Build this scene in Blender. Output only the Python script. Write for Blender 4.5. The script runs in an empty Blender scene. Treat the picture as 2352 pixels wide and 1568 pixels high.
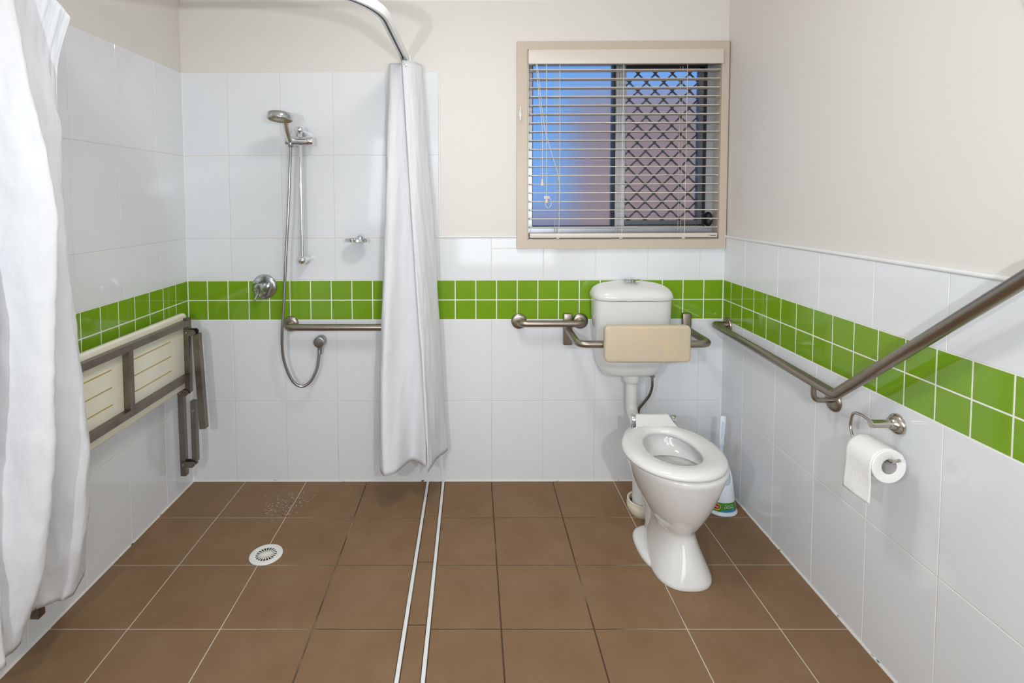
import bpy, bmesh, math, random
from mathutils import Vector, Matrix, noise

random.seed(7)
scene = bpy.context.scene
col = scene.collection

# ------------------------------------------------------------------ camera
cam_data = bpy.data.cameras.new('camera')
cam = bpy.data.objects.new('camera', cam_data)
col.objects.link(cam)
R = Matrix(((0.99998789, 0.00374196, -0.00319609),
            (-0.00389523, 0.99877247, -0.04937991),
            (0.00300739, 0.04939176, 0.99877495)))       # rows: right, forward, up
right, fwd, up = R[0], R[1], R[2]
cam.matrix_world = Matrix(((right[0], up[0], -fwd[0], 1.3792),
                           (right[1], up[1], -fwd[1], -2.5483),
                           (right[2], up[2], -fwd[2], 1.3894),
                           (0, 0, 0, 1)))
cam_data.sensor_width = 36.0
cam_data.lens = 1219.94 / 2352 * 36
cam_data.shift_x = (1176 - 1080.447) / 2352
cam_data.shift_y = -(784 - 514.895) / 2352
cam_data.clip_start = 0.02
scene.camera = cam

# ------------------------------------------------------------------ world, lights, exposure
world = bpy.data.worlds.new('sky')
scene.world = world
world.use_nodes = True
wn = world.node_tree.nodes
bg = wn['Background']
bg.inputs['Color'].default_value = (0.18, 0.44, 0.95, 1)
bg.inputs['Strength'].default_value = 0.95

def area(name, loc, target, size, energy, color=(1, 1, 1), shape='DISK', spread=180):
    d = bpy.data.lights.new(name, 'AREA')
    d.shape = shape
    d.size = size
    d.energy = energy
    d.color = color
    d.spread = math.radians(spread)
    o = bpy.data.objects.new(name, d)
    col.objects.link(o)
    o.location = loc
    o.rotation_euler = (Vector(target) - Vector(loc)).to_track_quat('-Z', 'Y').to_euler()
    return o

# sun added over the roof to brighten and warm the neighbouring walls outside
sun_d = bpy.data.lights.new('sun', 'SUN')
sun_d.energy = 2.3
sun_d.angle = math.radians(1.0)
sun_d.color = (1.0, 0.86, 0.78)
sun = bpy.data.objects.new('sun', sun_d)
col.objects.link(sun)
sun.rotation_euler = Vector((0.25, 0.62, -0.74)).to_track_quat('-Z', 'Y').to_euler()
# the photographer's two flash heads, either side of the camera
area('flash_left', (0.72, -2.75, 1.51), (1.45, 0, 1.2), 0.05, 11.5, (0.905, 0.955, 1.0))
area('flash_right', (1.73, -2.75, 1.51), (1.45, 0, 1.2), 0.05, 11.5, (0.905, 0.955, 1.0))
# added soft fill lights at the room's far end, unseen behind the camera
area('fill_light_right', (1.80, -4.05, 1.15), (1.20, 0, 1.0), 1.2, 19, (0.905, 0.955, 1.0), 'SQUARE')
area('fill_light_left', (0.60, -4.05, 1.60), (2.45, -1.0, 1.0), 1.0, 3, (0.905, 0.955, 1.0), 'SQUARE', 70)

scene.cycles.max_bounces = 8
scene.cycles.transmission_bounces = 6
scene.cycles.caustics_reflective = False
vs = scene.view_settings
vs.view_transform = 'Standard'
vs.look = 'None'
vs.gamma = 1.0
vs.use_curve_mapping = False
vs.exposure = 0.04

# ------------------------------------------------------------------ materials
def mat(name, color, rough=0.5, metal=0.0, bump=None, var=None, coat=0.0, spec=0.5, sheen=0.0, trans=0.0, subsurf=0.0):
    """bump=(scale,strength[,stretch xyz]); var=(scale, color2, lo, hi): noise mix on world position"""
    m = bpy.data.materials.new(name)
    m.use_nodes = True
    nt = m.node_tree
    b = nt.nodes['Principled BSDF']
    b.inputs['Base Color'].default_value = (*color, 1)
    b.inputs['Roughness'].default_value = rough
    b.inputs['Metallic'].default_value = metal
    b.inputs['Specular IOR Level'].default_value = spec
    b.inputs['Coat Weight'].default_value = coat
    b.inputs['Coat Roughness'].default_value = 0.05
    b.inputs['Sheen Weight'].default_value = sheen
    b.inputs['Transmission Weight'].default_value = trans
    if subsurf:
        b.inputs['Subsurface Weight'].default_value = subsurf
        b.inputs['Subsurface Scale'].default_value = 0.02
    geo = nt.nodes.new('ShaderNodeNewGeometry')
    if bump:
        vec = geo.outputs['Position']
        if len(bump) > 2:
            mp = nt.nodes.new('ShaderNodeMapping')
            mp.inputs['Scale'].default_value = bump[2]
            nt.links.new(vec, mp.inputs['Vector'])
            vec = mp.outputs['Vector']
        n = nt.nodes.new('ShaderNodeTexNoise')
        n.inputs['Scale'].default_value = bump[0]
        n.inputs['Detail'].default_value = 4
        nt.links.new(vec, n.inputs['Vector'])
        bp = nt.nodes.new('ShaderNodeBump')
        bp.inputs['Strength'].default_value = bump[1]
        bp.inputs['Distance'].default_value = 0.01
        nt.links.new(n.outputs['Fac'], bp.inputs['Height'])
        nt.links.new(bp.outputs['Normal'], b.inputs['Normal'])
    if var:
        n = nt.nodes.new('ShaderNodeTexNoise')
        n.inputs['Scale'].default_value = var[0]
        n.inputs['Detail'].default_value = 6
        n.inputs['Roughness'].default_value = 0.6
        nt.links.new(geo.outputs['Position'], n.inputs['Vector'])
        r = nt.nodes.new('ShaderNodeMapRange')
        r.inputs['From Min'].default_value = var[2]
        r.inputs['From Max'].default_value = var[3]
        nt.links.new(n.outputs['Fac'], r.inputs['Value'])
        mx = nt.nodes.new('ShaderNodeMix')
        mx.data_type = 'RGBA'
        mx.inputs['A'].default_value = (*color, 1)
        mx.inputs['B'].default_value = (*var[1], 1)
        nt.links.new(r.outputs['Result'], mx.inputs['Factor'])
        nt.links.new(mx.outputs['Result'], b.inputs['Base Color'])
    return m

M = {}
M['paint'] = mat('cream_paint', (0.735, 0.700, 0.660), 0.55)
M['ceil'] = mat('ceiling_paint', (0.82, 0.81, 0.79), 0.7)
M['tile'] = mat('white_tile_glaze', (0.775, 0.790, 0.815), 0.07, bump=(7, 0.05))
M['green'] = mat('green_tile_glaze', (0.205, 0.37, 0.015), 0.07, var=(3.0, (0.165, 0.33, 0.012), 0.35, 0.7), bump=(12, 0.03), coat=0.2)
M['grout'] = mat('wall_grout', (0.70, 0.67, 0.61), 0.85, var=(2.2, (0.62, 0.47, 0.32), 0.55, 0.75))
M['grout_w'] = mat('white_grout', (0.85, 0.84, 0.80), 0.85)
M['bead'] = mat('white_tile_bead', (0.80, 0.81, 0.80), 0.25)
M['floor'] = mat('brown_floor_tile', (0.218, 0.129, 0.069), 0.55, var=(5.5, (0.258, 0.162, 0.094), 0.3, 0.72), spec=0.10)
M['ceramic'] = mat('white_ceramic', (0.76, 0.75, 0.735), 0.10, coat=0.4)
M['seatw'] = mat('white_seat_plastic', (0.78, 0.77, 0.755), 0.20, coat=0.2)
M['pipe'] = mat('white_pvc', (0.76, 0.75, 0.73), 0.28)
M['collar'] = mat('aged_white_rubber', (0.74, 0.68, 0.53), 0.45)
M['chrome'] = mat('chrome', (0.80, 0.81, 0.83), 0.06, 1.0)
M['chrome_d'] = mat('worn_chrome', (0.55, 0.56, 0.57), 0.16, 1.0)
M['chrome_p'] = mat('grey_satin_chrome', (0.36, 0.37, 0.38), 0.28, 1.0)
M['hose'] = mat('ribbed_steel_hose', (0.40, 0.40, 0.41), 0.25, 1.0)
M['nickel'] = mat('satin_nickel', (0.56, 0.51, 0.46), 0.20, 1.0)
M['steel'] = mat('brushed_stainless', (0.36, 0.315, 0.27), 0.33, 1.0)
M['frame'] = mat('stained_stainless_frame', (0.26, 0.225, 0.19), 0.36, 1.0, var=(9, (0.16, 0.13, 0.10), 0.45, 0.75))
M['cream'] = mat('cream_plastic', (0.86, 0.83, 0.69), 0.38, var=(4, (0.82, 0.77, 0.60), 0.4, 0.75))
M['slot'] = mat('rusty_groove', (0.50, 0.36, 0.12), 0.7)
M['pad'] = mat('beige_vinyl', (0.60, 0.50, 0.37), 0.36, var=(7, (0.66, 0.51, 0.33), 0.5, 0.7))
M['fabric'] = mat('white_curtain_fabric', (0.73, 0.735, 0.76), 0.7, bump=(45, 0.12), spec=0.25)
M['paper'] = mat('toilet_paper', (0.86, 0.85, 0.83), 0.9, bump=(150, 0.15))
M['card'] = mat('cardboard_core', (0.62, 0.60, 0.58), 0.9)
M['blue'] = mat('pale_blue_plastic', (0.62, 0.73, 0.87), 0.35)
M['bluish'] = mat('white_blue_plastic', (0.76, 0.83, 0.90), 0.35)
M['lab_green'] = mat('label_green', (0.055, 0.24, 0.02), 0.4)
M['lab_lime'] = mat('label_lime', (0.42, 0.62, 0.05), 0.4)
M['lab_red'] = mat('label_red', (0.50, 0.02, 0.03), 0.4)
M['lab_blue'] = mat('label_blue', (0.02, 0.24, 0.52), 0.4)
M['lab_white'] = mat('label_white', (0.85, 0.85, 0.80), 0.4)
M['lab_yellow'] = mat('label_yellow', (0.75, 0.60, 0.06), 0.4)
M['white'] = mat('white_gloss_plastic', (0.85, 0.85, 0.85), 0.3)
M['drainw'] = mat('white_drain_plastic', (0.82, 0.81, 0.78), 0.4)
M['drain_in'] = mat('rusty_drain_inside', (0.40, 0.30, 0.20), 0.7)
M['black'] = mat('black_rubber', (0.008, 0.008, 0.008), 0.45)
M['dark'] = mat('dark_slot', (0.03, 0.035, 0.04), 0.5)
M['alu'] = mat('grey_aluminium', (0.42, 0.44, 0.48), 0.35, 0.7)
M['alu_d'] = mat('dark_mesh_metal', (0.10, 0.105, 0.12), 0.5, 0.3)
M['alu_k'] = mat('dark_grey_aluminium', (0.13, 0.14, 0.16), 0.4, 0.5)
M['wframe'] = mat('cream_window_timber', (0.56, 0.475, 0.385), 0.38)
M['blind'] = mat('cream_blind', (0.68, 0.615, 0.54), 0.35)
M['cord'] = mat('cream_cord', (0.76, 0.66, 0.50), 0.7)
M['nozzle'] = mat('amber_nozzle_rubber', (0.34, 0.22, 0.08), 0.5)
M['pearl'] = mat('grey_face_plate', (0.45, 0.45, 0.40), 0.35, 0.4)
M['water'] = mat('water_drop', (1, 1, 1), 0.02, trans=1.0)
M['water'].node_tree.nodes['Principled BSDF'].inputs['IOR'].default_value = 1.33
M['wood_w'] = mat('white_door_paint', (0.80, 0.79, 0.76), 0.4)
M['brick'] = mat('neighbour_brick', (0.49, 0.31, 0.235), 0.9, var=(6, (0.38, 0.245, 0.19), 0.35, 0.7))
M['ground'] = mat('outside_paving', (0.30, 0.31, 0.30), 0.9, var=(3, (0.24, 0.26, 0.22), 0.3, 0.7))
M['clear'] = mat('clear_plastic', (0.85, 0.85, 0.84), 0.1, trans=0.5)

def sealant_mat():
    m = mat('white_sealant', (0.78, 0.77, 0.73), 0.5)
    nt = m.node_tree
    b = nt.nodes['Principled BSDF']
    geo = nt.nodes.new('ShaderNodeNewGeometry')
    n = nt.nodes.new('ShaderNodeTexNoise')
    n.inputs['Scale'].default_value = 26
    n.inputs['Detail'].default_value = 3
    nt.links.new(geo.outputs['Position'], n.inputs['Vector'])
    r = nt.nodes.new('ShaderNodeValToRGB')
    r.color_ramp.elements[0].position = 0.30
    r.color_ramp.elements[0].color = (0.02, 0.015, 0.01, 1)
    r.color_ramp.elements[1].position = 0.37
    r.color_ramp.elements[1].color = (0.74, 0.72, 0.67, 1)
    nt.links.new(n.outputs['Fac'], r.inputs['Fac'])
    nt.links.new(r.outputs['Color'], b.inputs['Base Color'])
    return m
M['seal'] = sealant_mat()

def floor_grout_mat():
    """pale grout, worn dark with dirt where people walk (either side of the threshold strips)"""
    m = mat('floor_grout', (0.58, 0.50, 0.40), 0.9)
    nt = m.node_tree
    b = nt.nodes['Principled BSDF']
    geo = nt.nodes.new('ShaderNodeNewGeometry')
    sx = nt.nodes.new('ShaderNodeSeparateXYZ')
    nt.links.new(geo.outputs['Position'], sx.inputs[0])
    n = nt.nodes.new('ShaderNodeTexNoise')
    n.inputs['Scale'].default_value = 3.5
    n.inputs['Detail'].default_value = 5
    nt.links.new(geo.outputs['Position'], n.inputs['Vector'])
    def rng(src, a, b_, lo, hi):
        r = nt.nodes.new('ShaderNodeMapRange')
        for k, v in zip(('From Min', 'From Max', 'To Min', 'To Max'), (a, b_, lo, hi)):
            r.inputs[k].default_value = v
        nt.links.new(src, r.inputs['Value'])
        return r.outputs['Result']
    a = rng(sx.outputs['X'], 0.45, 0.95, 0, 1)
    c = rng(sx.outputs['X'], 1.85, 2.15, 1, 0)
    mu = nt.nodes.new('ShaderNodeMath'); mu.operation = 'MULTIPLY'
    nt.links.new(a, mu.inputs[0]); nt.links.new(c, mu.inputs[1])
    ad = nt.nodes.new('ShaderNodeMath'); ad.operation = 'MULTIPLY_ADD'
    nt.links.new(n.outputs['Fac'], ad.inputs[0]); ad.inputs[1].default_value = 1.6; ad.inputs[2].default_value = -0.85
    s = nt.nodes.new('ShaderNodeMath'); s.operation = 'ADD'
    nt.links.new(mu.outputs[0], s.inputs[0]); nt.links.new(ad.outputs[0], s.inputs[1])
    r = nt.nodes.new('ShaderNodeValToRGB')
    r.color_ramp.elements[0].position = 0.25
    r.color_ramp.elements[0].color = (0.60, 0.53, 0.43, 1)
    r.color_ramp.elements[1].position = 0.85
    r.color_ramp.elements[1].color = (0.075, 0.045, 0.025, 1)
    nt.links.new(s.outputs[0], r.inputs['Fac'])
    nt.links.new(r.outputs['Color'], b.inputs['Base Color'])
    return m
M['fgrout'] = floor_grout_mat()

def obscure_glass(name, rough):
    m = bpy.data.materials.new(name)
    m.use_nodes = True
    nt = m.node_tree
    b = nt.nodes['Principled BSDF']
    b.inputs['Base Color'].default_value = (0.93, 0.95, 0.97, 1)
    b.inputs['Transmission Weight'].default_value = 1.0
    b.inputs['Roughness'].default_value = rough
    b.inputs['IOR'].default_value = 1.25
    geo = nt.nodes.new('ShaderNodeNewGeometry')
    n = nt.nodes.new('ShaderNodeTexNoise')
    n.inputs['Scale'].default_value = 260
    nt.links.new(geo.outputs['Position'], n.inputs['Vector'])
    bp = nt.nodes.new('ShaderNodeBump')
    bp.inputs['Strength'].default_value = 0.10
    bp.inputs['Distance'].default_value = 0.002
    nt.links.new(n.outputs['Fac'], bp.inputs['Height'])
    nt.links.new(bp.outputs['Normal'], b.inputs['Normal'])
    return m
M['glass'] = obscure_glass('obscure_glass', 0.45)
M['glass2'] = obscure_glass('lightly_frosted_glass', 0.34)

# ------------------------------------------------------------------ object helpers
WLOC = {}

def link(o, parent, wloc):
    col.objects.link(o)
    WLOC[o.name] = Vector(wloc)
    if parent is not None:
        o.parent = parent
        o.location = Vector(wloc) - WLOC[parent.name]
    else:
        o.location = wloc
    return o

def tag(o, label=None, cat=None, group=None, kind=None):
    if label: o['label'] = label
    if cat: o['category'] = cat
    if group: o['group'] = group
    if kind: o['kind'] = kind
    return o

def thing(name, loc, label, cat, group=None):
    o = bpy.data.objects.new(name, None)
    o.empty_display_size = 0.05
    link(o, None, loc)
    return tag(o, label, cat, group)

def mesh(name, verts, faces, m, parent=None, smooth=True, angle=40, center=True):
    me = bpy.data.meshes.new(name)
    vv = [Vector(v) for v in verts]
    if center:
        lo = Vector([min(v[i] for v in vv) for i in range(3)])
        hi = Vector([max(v[i] for v in vv) for i in range(3)])
        c = (lo + hi) / 2
    else:
        c = Vector((0, 0, 0))
    me.from_pydata([v - c for v in vv], [], faces)
    bm = bmesh.new(); bm.from_mesh(me)
    bmesh.ops.recalc_face_normals(bm, faces=bm.faces)
    if smooth:
        for f in bm.faces: f.smooth = True
        for e in bm.edges:
            if len(e.link_faces) == 2 and e.calc_face_angle(0) > math.radians(angle): e.smooth = False
    bm.to_mesh(me); bm.free()
    if m: me.materials.append(m)
    return link(bpy.data.objects.new(name, me), parent, c)

class MB:
    """collects several shapes that form one part"""
    def __init__(s): s.v = []; s.f = []
    def add(s, vf):
        n = len(s.v); s.v += [tuple(p) for p in vf[0]]; s.f += [tuple(i + n for i in f) for f in vf[1]]; return s
    def build(s, name, m, parent=None, **k): return mesh(name, s.v, s.f, m, parent, **k)

def box(x0, x1, y0, y1, z0, z1):
    v = [(x, y, z) for x in (x0, x1) for y in (y0, y1) for z in (z0, z1)]
    return v, [(0, 1, 3, 2), (4, 6, 7, 5), (0, 4, 5, 1), (2, 3, 7, 6), (0, 2, 6, 4), (1, 5, 7, 3)]

def rbox(x0, x1, y0, y1, z0, z1, r=0.004, seg=2):
    bm = bmesh.new()
    v, f = box(x0, x1, y0, y1, z0, z1)
    bv = [bm.verts.new(p) for p in v]
    for q in f: bm.faces.new([bv[i] for i in q])
    bmesh.ops.recalc_face_normals(bm, faces=bm.faces)
    bmesh.ops.bevel(bm, geom=bm.edges[:], offset=r, segments=seg, affect='EDGES', profile=0.5, clamp_overlap=True)
    bm.verts.index_update()
    out = [tuple(x.co) for x in bm.verts], [tuple(x.index for x in q.verts) for q in bm.faces]
    bm.free()
    return out

def obox(c, half, ax):
    """oriented box, ax = (u, v, w) unit vectors"""
    c = Vector(c); u, v, w = [Vector(a) for a in ax]
    vs_ = [c + u * half[0] * i + v * half[1] * j + w * half[2] * k for i in (-1, 1) for j in (-1, 1) for k in (-1, 1)]
    return vs_, [(0, 1, 3, 2), (4, 6, 7, 5), (0, 4, 5, 1), (2, 3, 7, 6), (0, 2, 6, 4), (1, 5, 7, 3)]

def bar(a, b, w, t, side=(0, 0, 1)):
    """rectangular bar from a to b; w across `side`-perpendicular, t along the other"""
    a, b = Vector(a), Vector(b)
    d = (b - a); L = d.length; d.normalize()
    s = Vector(side); s = (s - d * s.dot(d)).normalized()
    n = d.cross(s)
    return obox((a + b) / 2, (L / 2, w / 2, t / 2), (d, s, n))

def loft(rings, cap0=True, cap1=True, closed=True):
    n = len(rings[0]); v = []; f = []
    for r in rings: v += [tuple(p) for p in r]
    for i in range(len(rings) - 1):
        for j in range(n if closed else n - 1):
            k = (j + 1) % n
            f.append((i * n + j, i * n + k, (i + 1) * n + k, (i + 1) * n + j))
    if cap0: f.append(tuple(reversed(range(n))))
    if cap1: f.append(tuple(range((len(rings) - 1) * n, len(rings) * n)))
    return v, f

def circle(c, u, v, r, n=24, r2=None):
    c = Vector(c); u = Vector(u); v = Vector(v); r2 = r if r2 is None else r2
    return [c + u * (r * math.cos(2 * math.pi * i / n)) + v * (r2 * math.sin(2 * math.pi * i / n)) for i in range(n)]

def basis(d):
    d = Vector(d).normalized()
    a = Vector((0, 0, 1)) if abs(d.z) < 0.9 else Vector((1, 0, 0))
    u = d.cross(a).normalized()
    return d, u, d.cross(u)

def lathe(c, d, prof, n=28, cap0=True, cap1=True):
    """prof: list of (distance along d, radius)"""
    d, u, v = basis(d); c = Vector(c)
    return loft([circle(c + d * h, u, v, max(r, 1e-5), n) for h, r in prof], cap0, cap1)

def tube(path, r, n=14, caps=True):
    P = [Vector(p) for p in path]
    T = []
    for i in range(len(P)):
        a = P[max(i - 1, 0)]; b = P[min(i + 1, len(P) - 1)]
        T.append((b - a).normalized())
    d, u, v = basis(T[0])
    rings = []
    for i, p in enumerate(P):
        if i:
            q = T[i - 1].rotation_difference(T[i]); u = q @ u; v = q @ v
        rr = r[i] if isinstance(r, (list, tuple)) else r
        rings.append(circle(p, u, v, rr, n))
    return loft(rings, caps, caps)

def fillet(pts, rad, seg=8):
    P = [Vector(p) for p in pts]; out = [P[0]]
    for i in range(1, len(P) - 1):
        a, b, c = P[i - 1], P[i], P[i + 1]
        r = rad[i - 1] if isinstance(rad, (list, tuple)) else rad
        u = (a - b).normalized(); w = (c - b).normalized()
        ang = u.angle(w); t = min(r / math.tan(ang / 2), (a - b).length * 0.49, (c - b).length * 0.49)
        p0, p1 = b + u * t, b + w * t
        for k in range(seg + 1):
            s = k / seg
            out.append(p0 * (1 - s) ** 2 + b * 2 * s * (1 - s) + p1 * s * s)
    out.append(P[-1])
    return out

def spline(pts, per=8):
    P = [Vector(p) for p in pts]
    P = [P[0] * 2 - P[1]] + P + [P[-1] * 2 - P[-2]]
    out = []
    for i in range(1, len(P) - 2):
        for k in range(per):
            t = k / per
            a, b, c, d = P[i - 1], P[i], P[i + 1], P[i + 2]
            out.append(0.5 * ((2 * b) + (c - a) * t + (2 * a - 5 * b + 4 * c - d) * t * t + (3 * b - a - 3 * c + d) * t ** 3))
    out.append(P[-2])
    return out

def egg(xc, z, a, yf, yb, yc, n=2.0, seg=48, zf=None):
    """closed ring; front (towards -Y) at yf, back at yb, widest at yc"""
    out = []
    for i in range(seg):
        t = 2 * math.pi * i / seg
        c, s = math.cos(t), math.sin(t)
        x = a * math.copysign(abs(c) ** (2 / n), c)
        e = math.copysign(abs(s) ** (2 / n), s)
        y = yc + (yb - yc) * e if s > 0 else yc + (yc - yf) * e
        out.append(Vector((xc + x, y, z if zf is None else zf(y))))
    return out

def rrect(x0, x1, z0, z1, r, seg=6):
    """2D rounded rectangle points"""
    pts = []
    for cx, cz, a0 in ((x1 - r, z1 - r, 0), (x0 + r, z1 - r, 90), (x0 + r, z0 + r, 180), (x1 - r, z0 + r, 270)):
        for k in range(seg + 1):
            a = math.radians(a0 + 90 * k / seg)
            pts.append((cx + r * math.cos(a), cz + r * math.sin(a)))
    return pts

W = 2.5882           # room width
YF = -4.20           # front wall, behind the camera
ZC = 2.40            # ceiling height

# ------------------------------------------------------------------ room shell
WX0, WX1, WZ0, WZ1 = 1.645, 2.553, 1.192, 2.080      # window opening
mb = MB()
PY = 0.005
mb.add(box(-0.1, WX0, PY, 0.16, -0.1, ZC)).add(box(WX1, W + 0.1, PY, 0.16, -0.1, ZC))
mb.add(box(WX0, WX1, PY, 0.16, -0.1, WZ0)).add(box(WX0, WX1, PY, 0.16, WZ1, ZC))
wall_back = tag(mb.build('wall_back', M['paint'], smooth=False), kind='structure')
wall_right = tag(mesh('wall_right', *box(W + 0.005, W + 0.1, YF, PY, -0.1, ZC), M['paint'], smooth=False), kind='structure')
wall_left = tag(mesh('wall_left', *box(-0.1, -0.005, YF, PY, -0.1, ZC), M['paint'], smooth=False), kind='structure')
DX0, DX1, DZ = 0.85, 1.75, 2.06
mb = MB()
mb.add(box(-0.1, DX0, YF - 0.1, YF, -0.1, ZC)).add(box(DX1, W + 0.1, YF - 0.1, YF, -0.1, ZC)).add(box(DX0, DX1, YF - 0.1, YF, DZ, ZC))
wall_front = tag(mb.build('wall_front', M['paint'], smooth=False), kind='structure')
ceiling = tag(mesh('ceiling', *box(-0.1, W + 0.1, YF - 0.1, 0.16, ZC, ZC + 0.08), M['ceil'], smooth=False), kind='structure')
floor = tag(mesh('floor', *box(-0.1, W + 0.1, YF - 0.1, 0.005, -0.1, -0.0022), M['fgrout'], smooth=False), kind='structure')
door = tag(mesh('door_1', *rbox(DX0 + 0.003, DX1 - 0.003, YF - 0.06, YF - 0.02, 0.003, DZ - 0.003, 0.003), M['wood_w']), kind='structure')
mesh('door_handle', *tube(fillet([(0.93, YF - 0.021, 1.0), (0.93, YF + 0.035, 1.0), (1.05, YF + 0.035, 1.0)], 0.015), 0.009), M['chrome'], door)
# cornices
def cornice(name, pts):
    mb = MB(); prof = []
    for k in range(9):
        a = math.radians(90 * k / 8)
        prof.append((0.082 * (1 - math.sin(a)), 0.082 * (1 - math.cos(a))))   # (out from wall, below ceiling)
    prof = [(0.0, 0.0)] + [(o, d) for o, d in prof]
    for (p0, p1, nrm) in pts:
        p0, p1, nrm = Vector(p0), Vector(p1), Vector(nrm)
        rings = [[p + nrm * o - Vector((0, 0, d)) for o, d in prof] for p in (p0, p1)]
        mb.add(loft(rings))
    return tag(mb.build(name, M['ceil']), kind='structure')
cornice('trim_1', [((0, PY, ZC), (W, PY, ZC), (0, -1, 0))])
cornice('trim_2', [((-0.005, 0, ZC), (-0.005, YF, ZC), (1, 0, 0))])
cornice('trim_3', [((W + 0.005, 0, ZC), (W + 0.005, YF, ZC), (-1, 0, 0))])

# ---- tiles: chamfered slabs; alike sizes share mesh data
TILE_CACHE = {}
def tile_mesh(w, h, t, key, m, cham=0.0012):
    k = (round(w, 4), round(h, 4), key)
    if k in TILE_CACHE: return TILE_CACHE[k]
    a, b = w / 2, h / 2
    v = []
    for d, i in ((0, 0), (t - cham, 0), (t, cham)):
        v += [(-a + i, -b + i, d), (a - i, -b + i, d), (a - i, b - i, d), (-a + i, b - i, d)]
    f = [(8, 9, 10, 11)]
    for o in (0, 4):
        for j in range(4):
            q = (j + 1) % 4
            f.append((o + j, o + q, o + 4 + q, o + 4 + j))
    me = bpy.data.meshes.new(key)
    me.from_pydata(v, [], f)
    me.materials.append(m)
    TILE_CACHE[k] = me
    return me

def put_tile(name, parent, u0, u1, v0, v1, frame, t, key, m, gap, tilt=0.0006):
    """frame = (origin, u axis, v axis, normal); the face ends flush at the frame plane"""
    o, U, V, N = frame
    me = tile_mesh(u1 - u0 - gap, v1 - v0 - gap, t, key, m)
    ob = bpy.data.objects.new(name, me)
    c = Vector(o) + Vector(U) * (u0 + u1) / 2 + Vector(V) * (v0 + v1) / 2 - Vector(N) * t
    link(ob, parent, c)
    rot = Matrix((Vector(U), Vector(V), Vector(N))).transposed()
    j = Matrix.Rotation(random.uniform(-tilt, tilt), 3, 'X') @ Matrix.Rotation(random.uniform(-tilt, tilt), 3, 'Y')
    ob.rotation_euler = (rot @ j).to_euler()
    return ob

FB = ((0, 0, 0), (1, 0, 0), (0, 0, 1), (0, -1, 0))
FR = ((W, 0, 0), (0, -1, 0), (0, 0, 1), (-1, 0, 0))          # u runs towards the camera
FL = ((0, 0, 0), (0, 1, 0), (0, 0, 1), (1, 0, 0))            # u = Y (negative)
ZL = [0.0, 0.3991, 0.8012]
ZG = [0.8012, 0.8973, 0.9935]
ZT = 1.1974
TP = 0.2512
T = 0.006

def run(start, pitch, lo, hi):
    xs = [lo]; x = start
    while x < hi - 0.004:
        if x > lo + 0.004: xs.append(x)
        x += pitch
    xs.append(hi)
    return xs

def tiles(parent, frame, us, vs_, key, m, gap, name):
    for i in range(len(us) - 1):
        for j in range(len(vs_) - 1):
            put_tile(name, parent, us[i], us[i + 1], vs_[j], vs_[j + 1], frame, T, key, m, gap)

def grout_sheet(parent, x, m):
    return mesh('grout', *x, m, parent, smooth=False)

# back wall
bx = run(0.2138, TP, 0.0, W)
tiles(wall_back, FB, bx, ZL, 'white_wall_tile', M['tile'], 0.0022, 'white_tile')
SHX = 1.2186
sh = [x for x in bx if x < SHX + 0.01]
tiles(wall_back, FB, sh, [ZG[2], ZT, 1.5949, 1.988], 'white_wall_tile', M['tile'], 0.0022, 'white_tile')
dd = [x for x in bx if x > SHX - 0.01]
AX0, AX1, AZ0, AZ1 = 1.592, 2.586, 1.146, 2.122          # architrave outside
for i in range(len(dd) - 1):
    u0, u1 = dd[i], dd[i + 1]
    if u1 < AX0:
        put_tile('white_tile', wall_back, u0, u1, ZG[2], ZT, FB, T, 'white_wall_tile', M['tile'], 0.0022)
    elif u0 < AX0:
        put_tile('white_tile', wall_back, u0, u1, ZG[2], AZ0, FB, T, 'white_wall_tile', M['tile'], 0.0022)
        put_tile('white_tile', wall_back, u0, AX0, AZ0, ZT, FB, T, 'white_wall_tile', M['tile'], 0.0015)
    else:
        put_tile('white_tile', wall_back, u0, u1, ZG[2], AZ0, FB, T, 'white_wall_tile', M['tile'], 0.0022)
tiles(wall_back, FB, run(0.0946, 0.1, 0.0, W), ZG, 'green_wall_tile', M['green'], 0.004, 'green_tile')
mb = MB()
mb.add(box(0, W, 0.0012, 0.0049, 0, ZG[0] - 0.001)).add(box(0, SHX, 0.0012, 0.0049, ZG[2] + 0.001, 1.988))
mb.add(box(SHX, AX0, 0.0012, 0.0049, ZG[2] + 0.001, ZT)).add(box(AX0, W, 0.0012, 0.0049, ZG[2] + 0.001, AZ0))
mb.build('grout', M['grout'], wall_back, smooth=False)
mesh('grout', *box(0, W, 0.0010, 0.0049, ZG[0] - 0.001, ZG[2] + 0.001), M['grout_w'], wall_back, smooth=False)
# right wall
ry = run(0.2019, TP, 0.0, -YF)
tiles(wall_right, FR, ry, ZL, 'white_wall_tile', M['tile'], 0.0022, 'white_tile')
tiles(wall_right, FR, ry, [ZG[2], ZT], 'white_wall_tile', M['tile'], 0.0022, 'white_tile')
tiles(wall_right, FR, run(0.0776, 0.1, 0.0, -YF), ZG, 'green_wall_tile', M['green'], 0.004, 'green_tile')
mb = MB()
mb.add(box(W + 0.0012, W + 0.0049, YF, 0, 0, ZG[0] - 0.001)).add(box(W + 0.0012, W + 0.0049, YF, 0, ZG[2] + 0.001, ZT))
mb.build('grout', M['grout'], wall_right, smooth=False)
mesh('grout', *box(W + 0.0010, W + 0.0049, YF, 0, ZG[0] - 0.001, ZG[2] + 0.001), M['grout_w'], wall_right, smooth=False)
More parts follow.
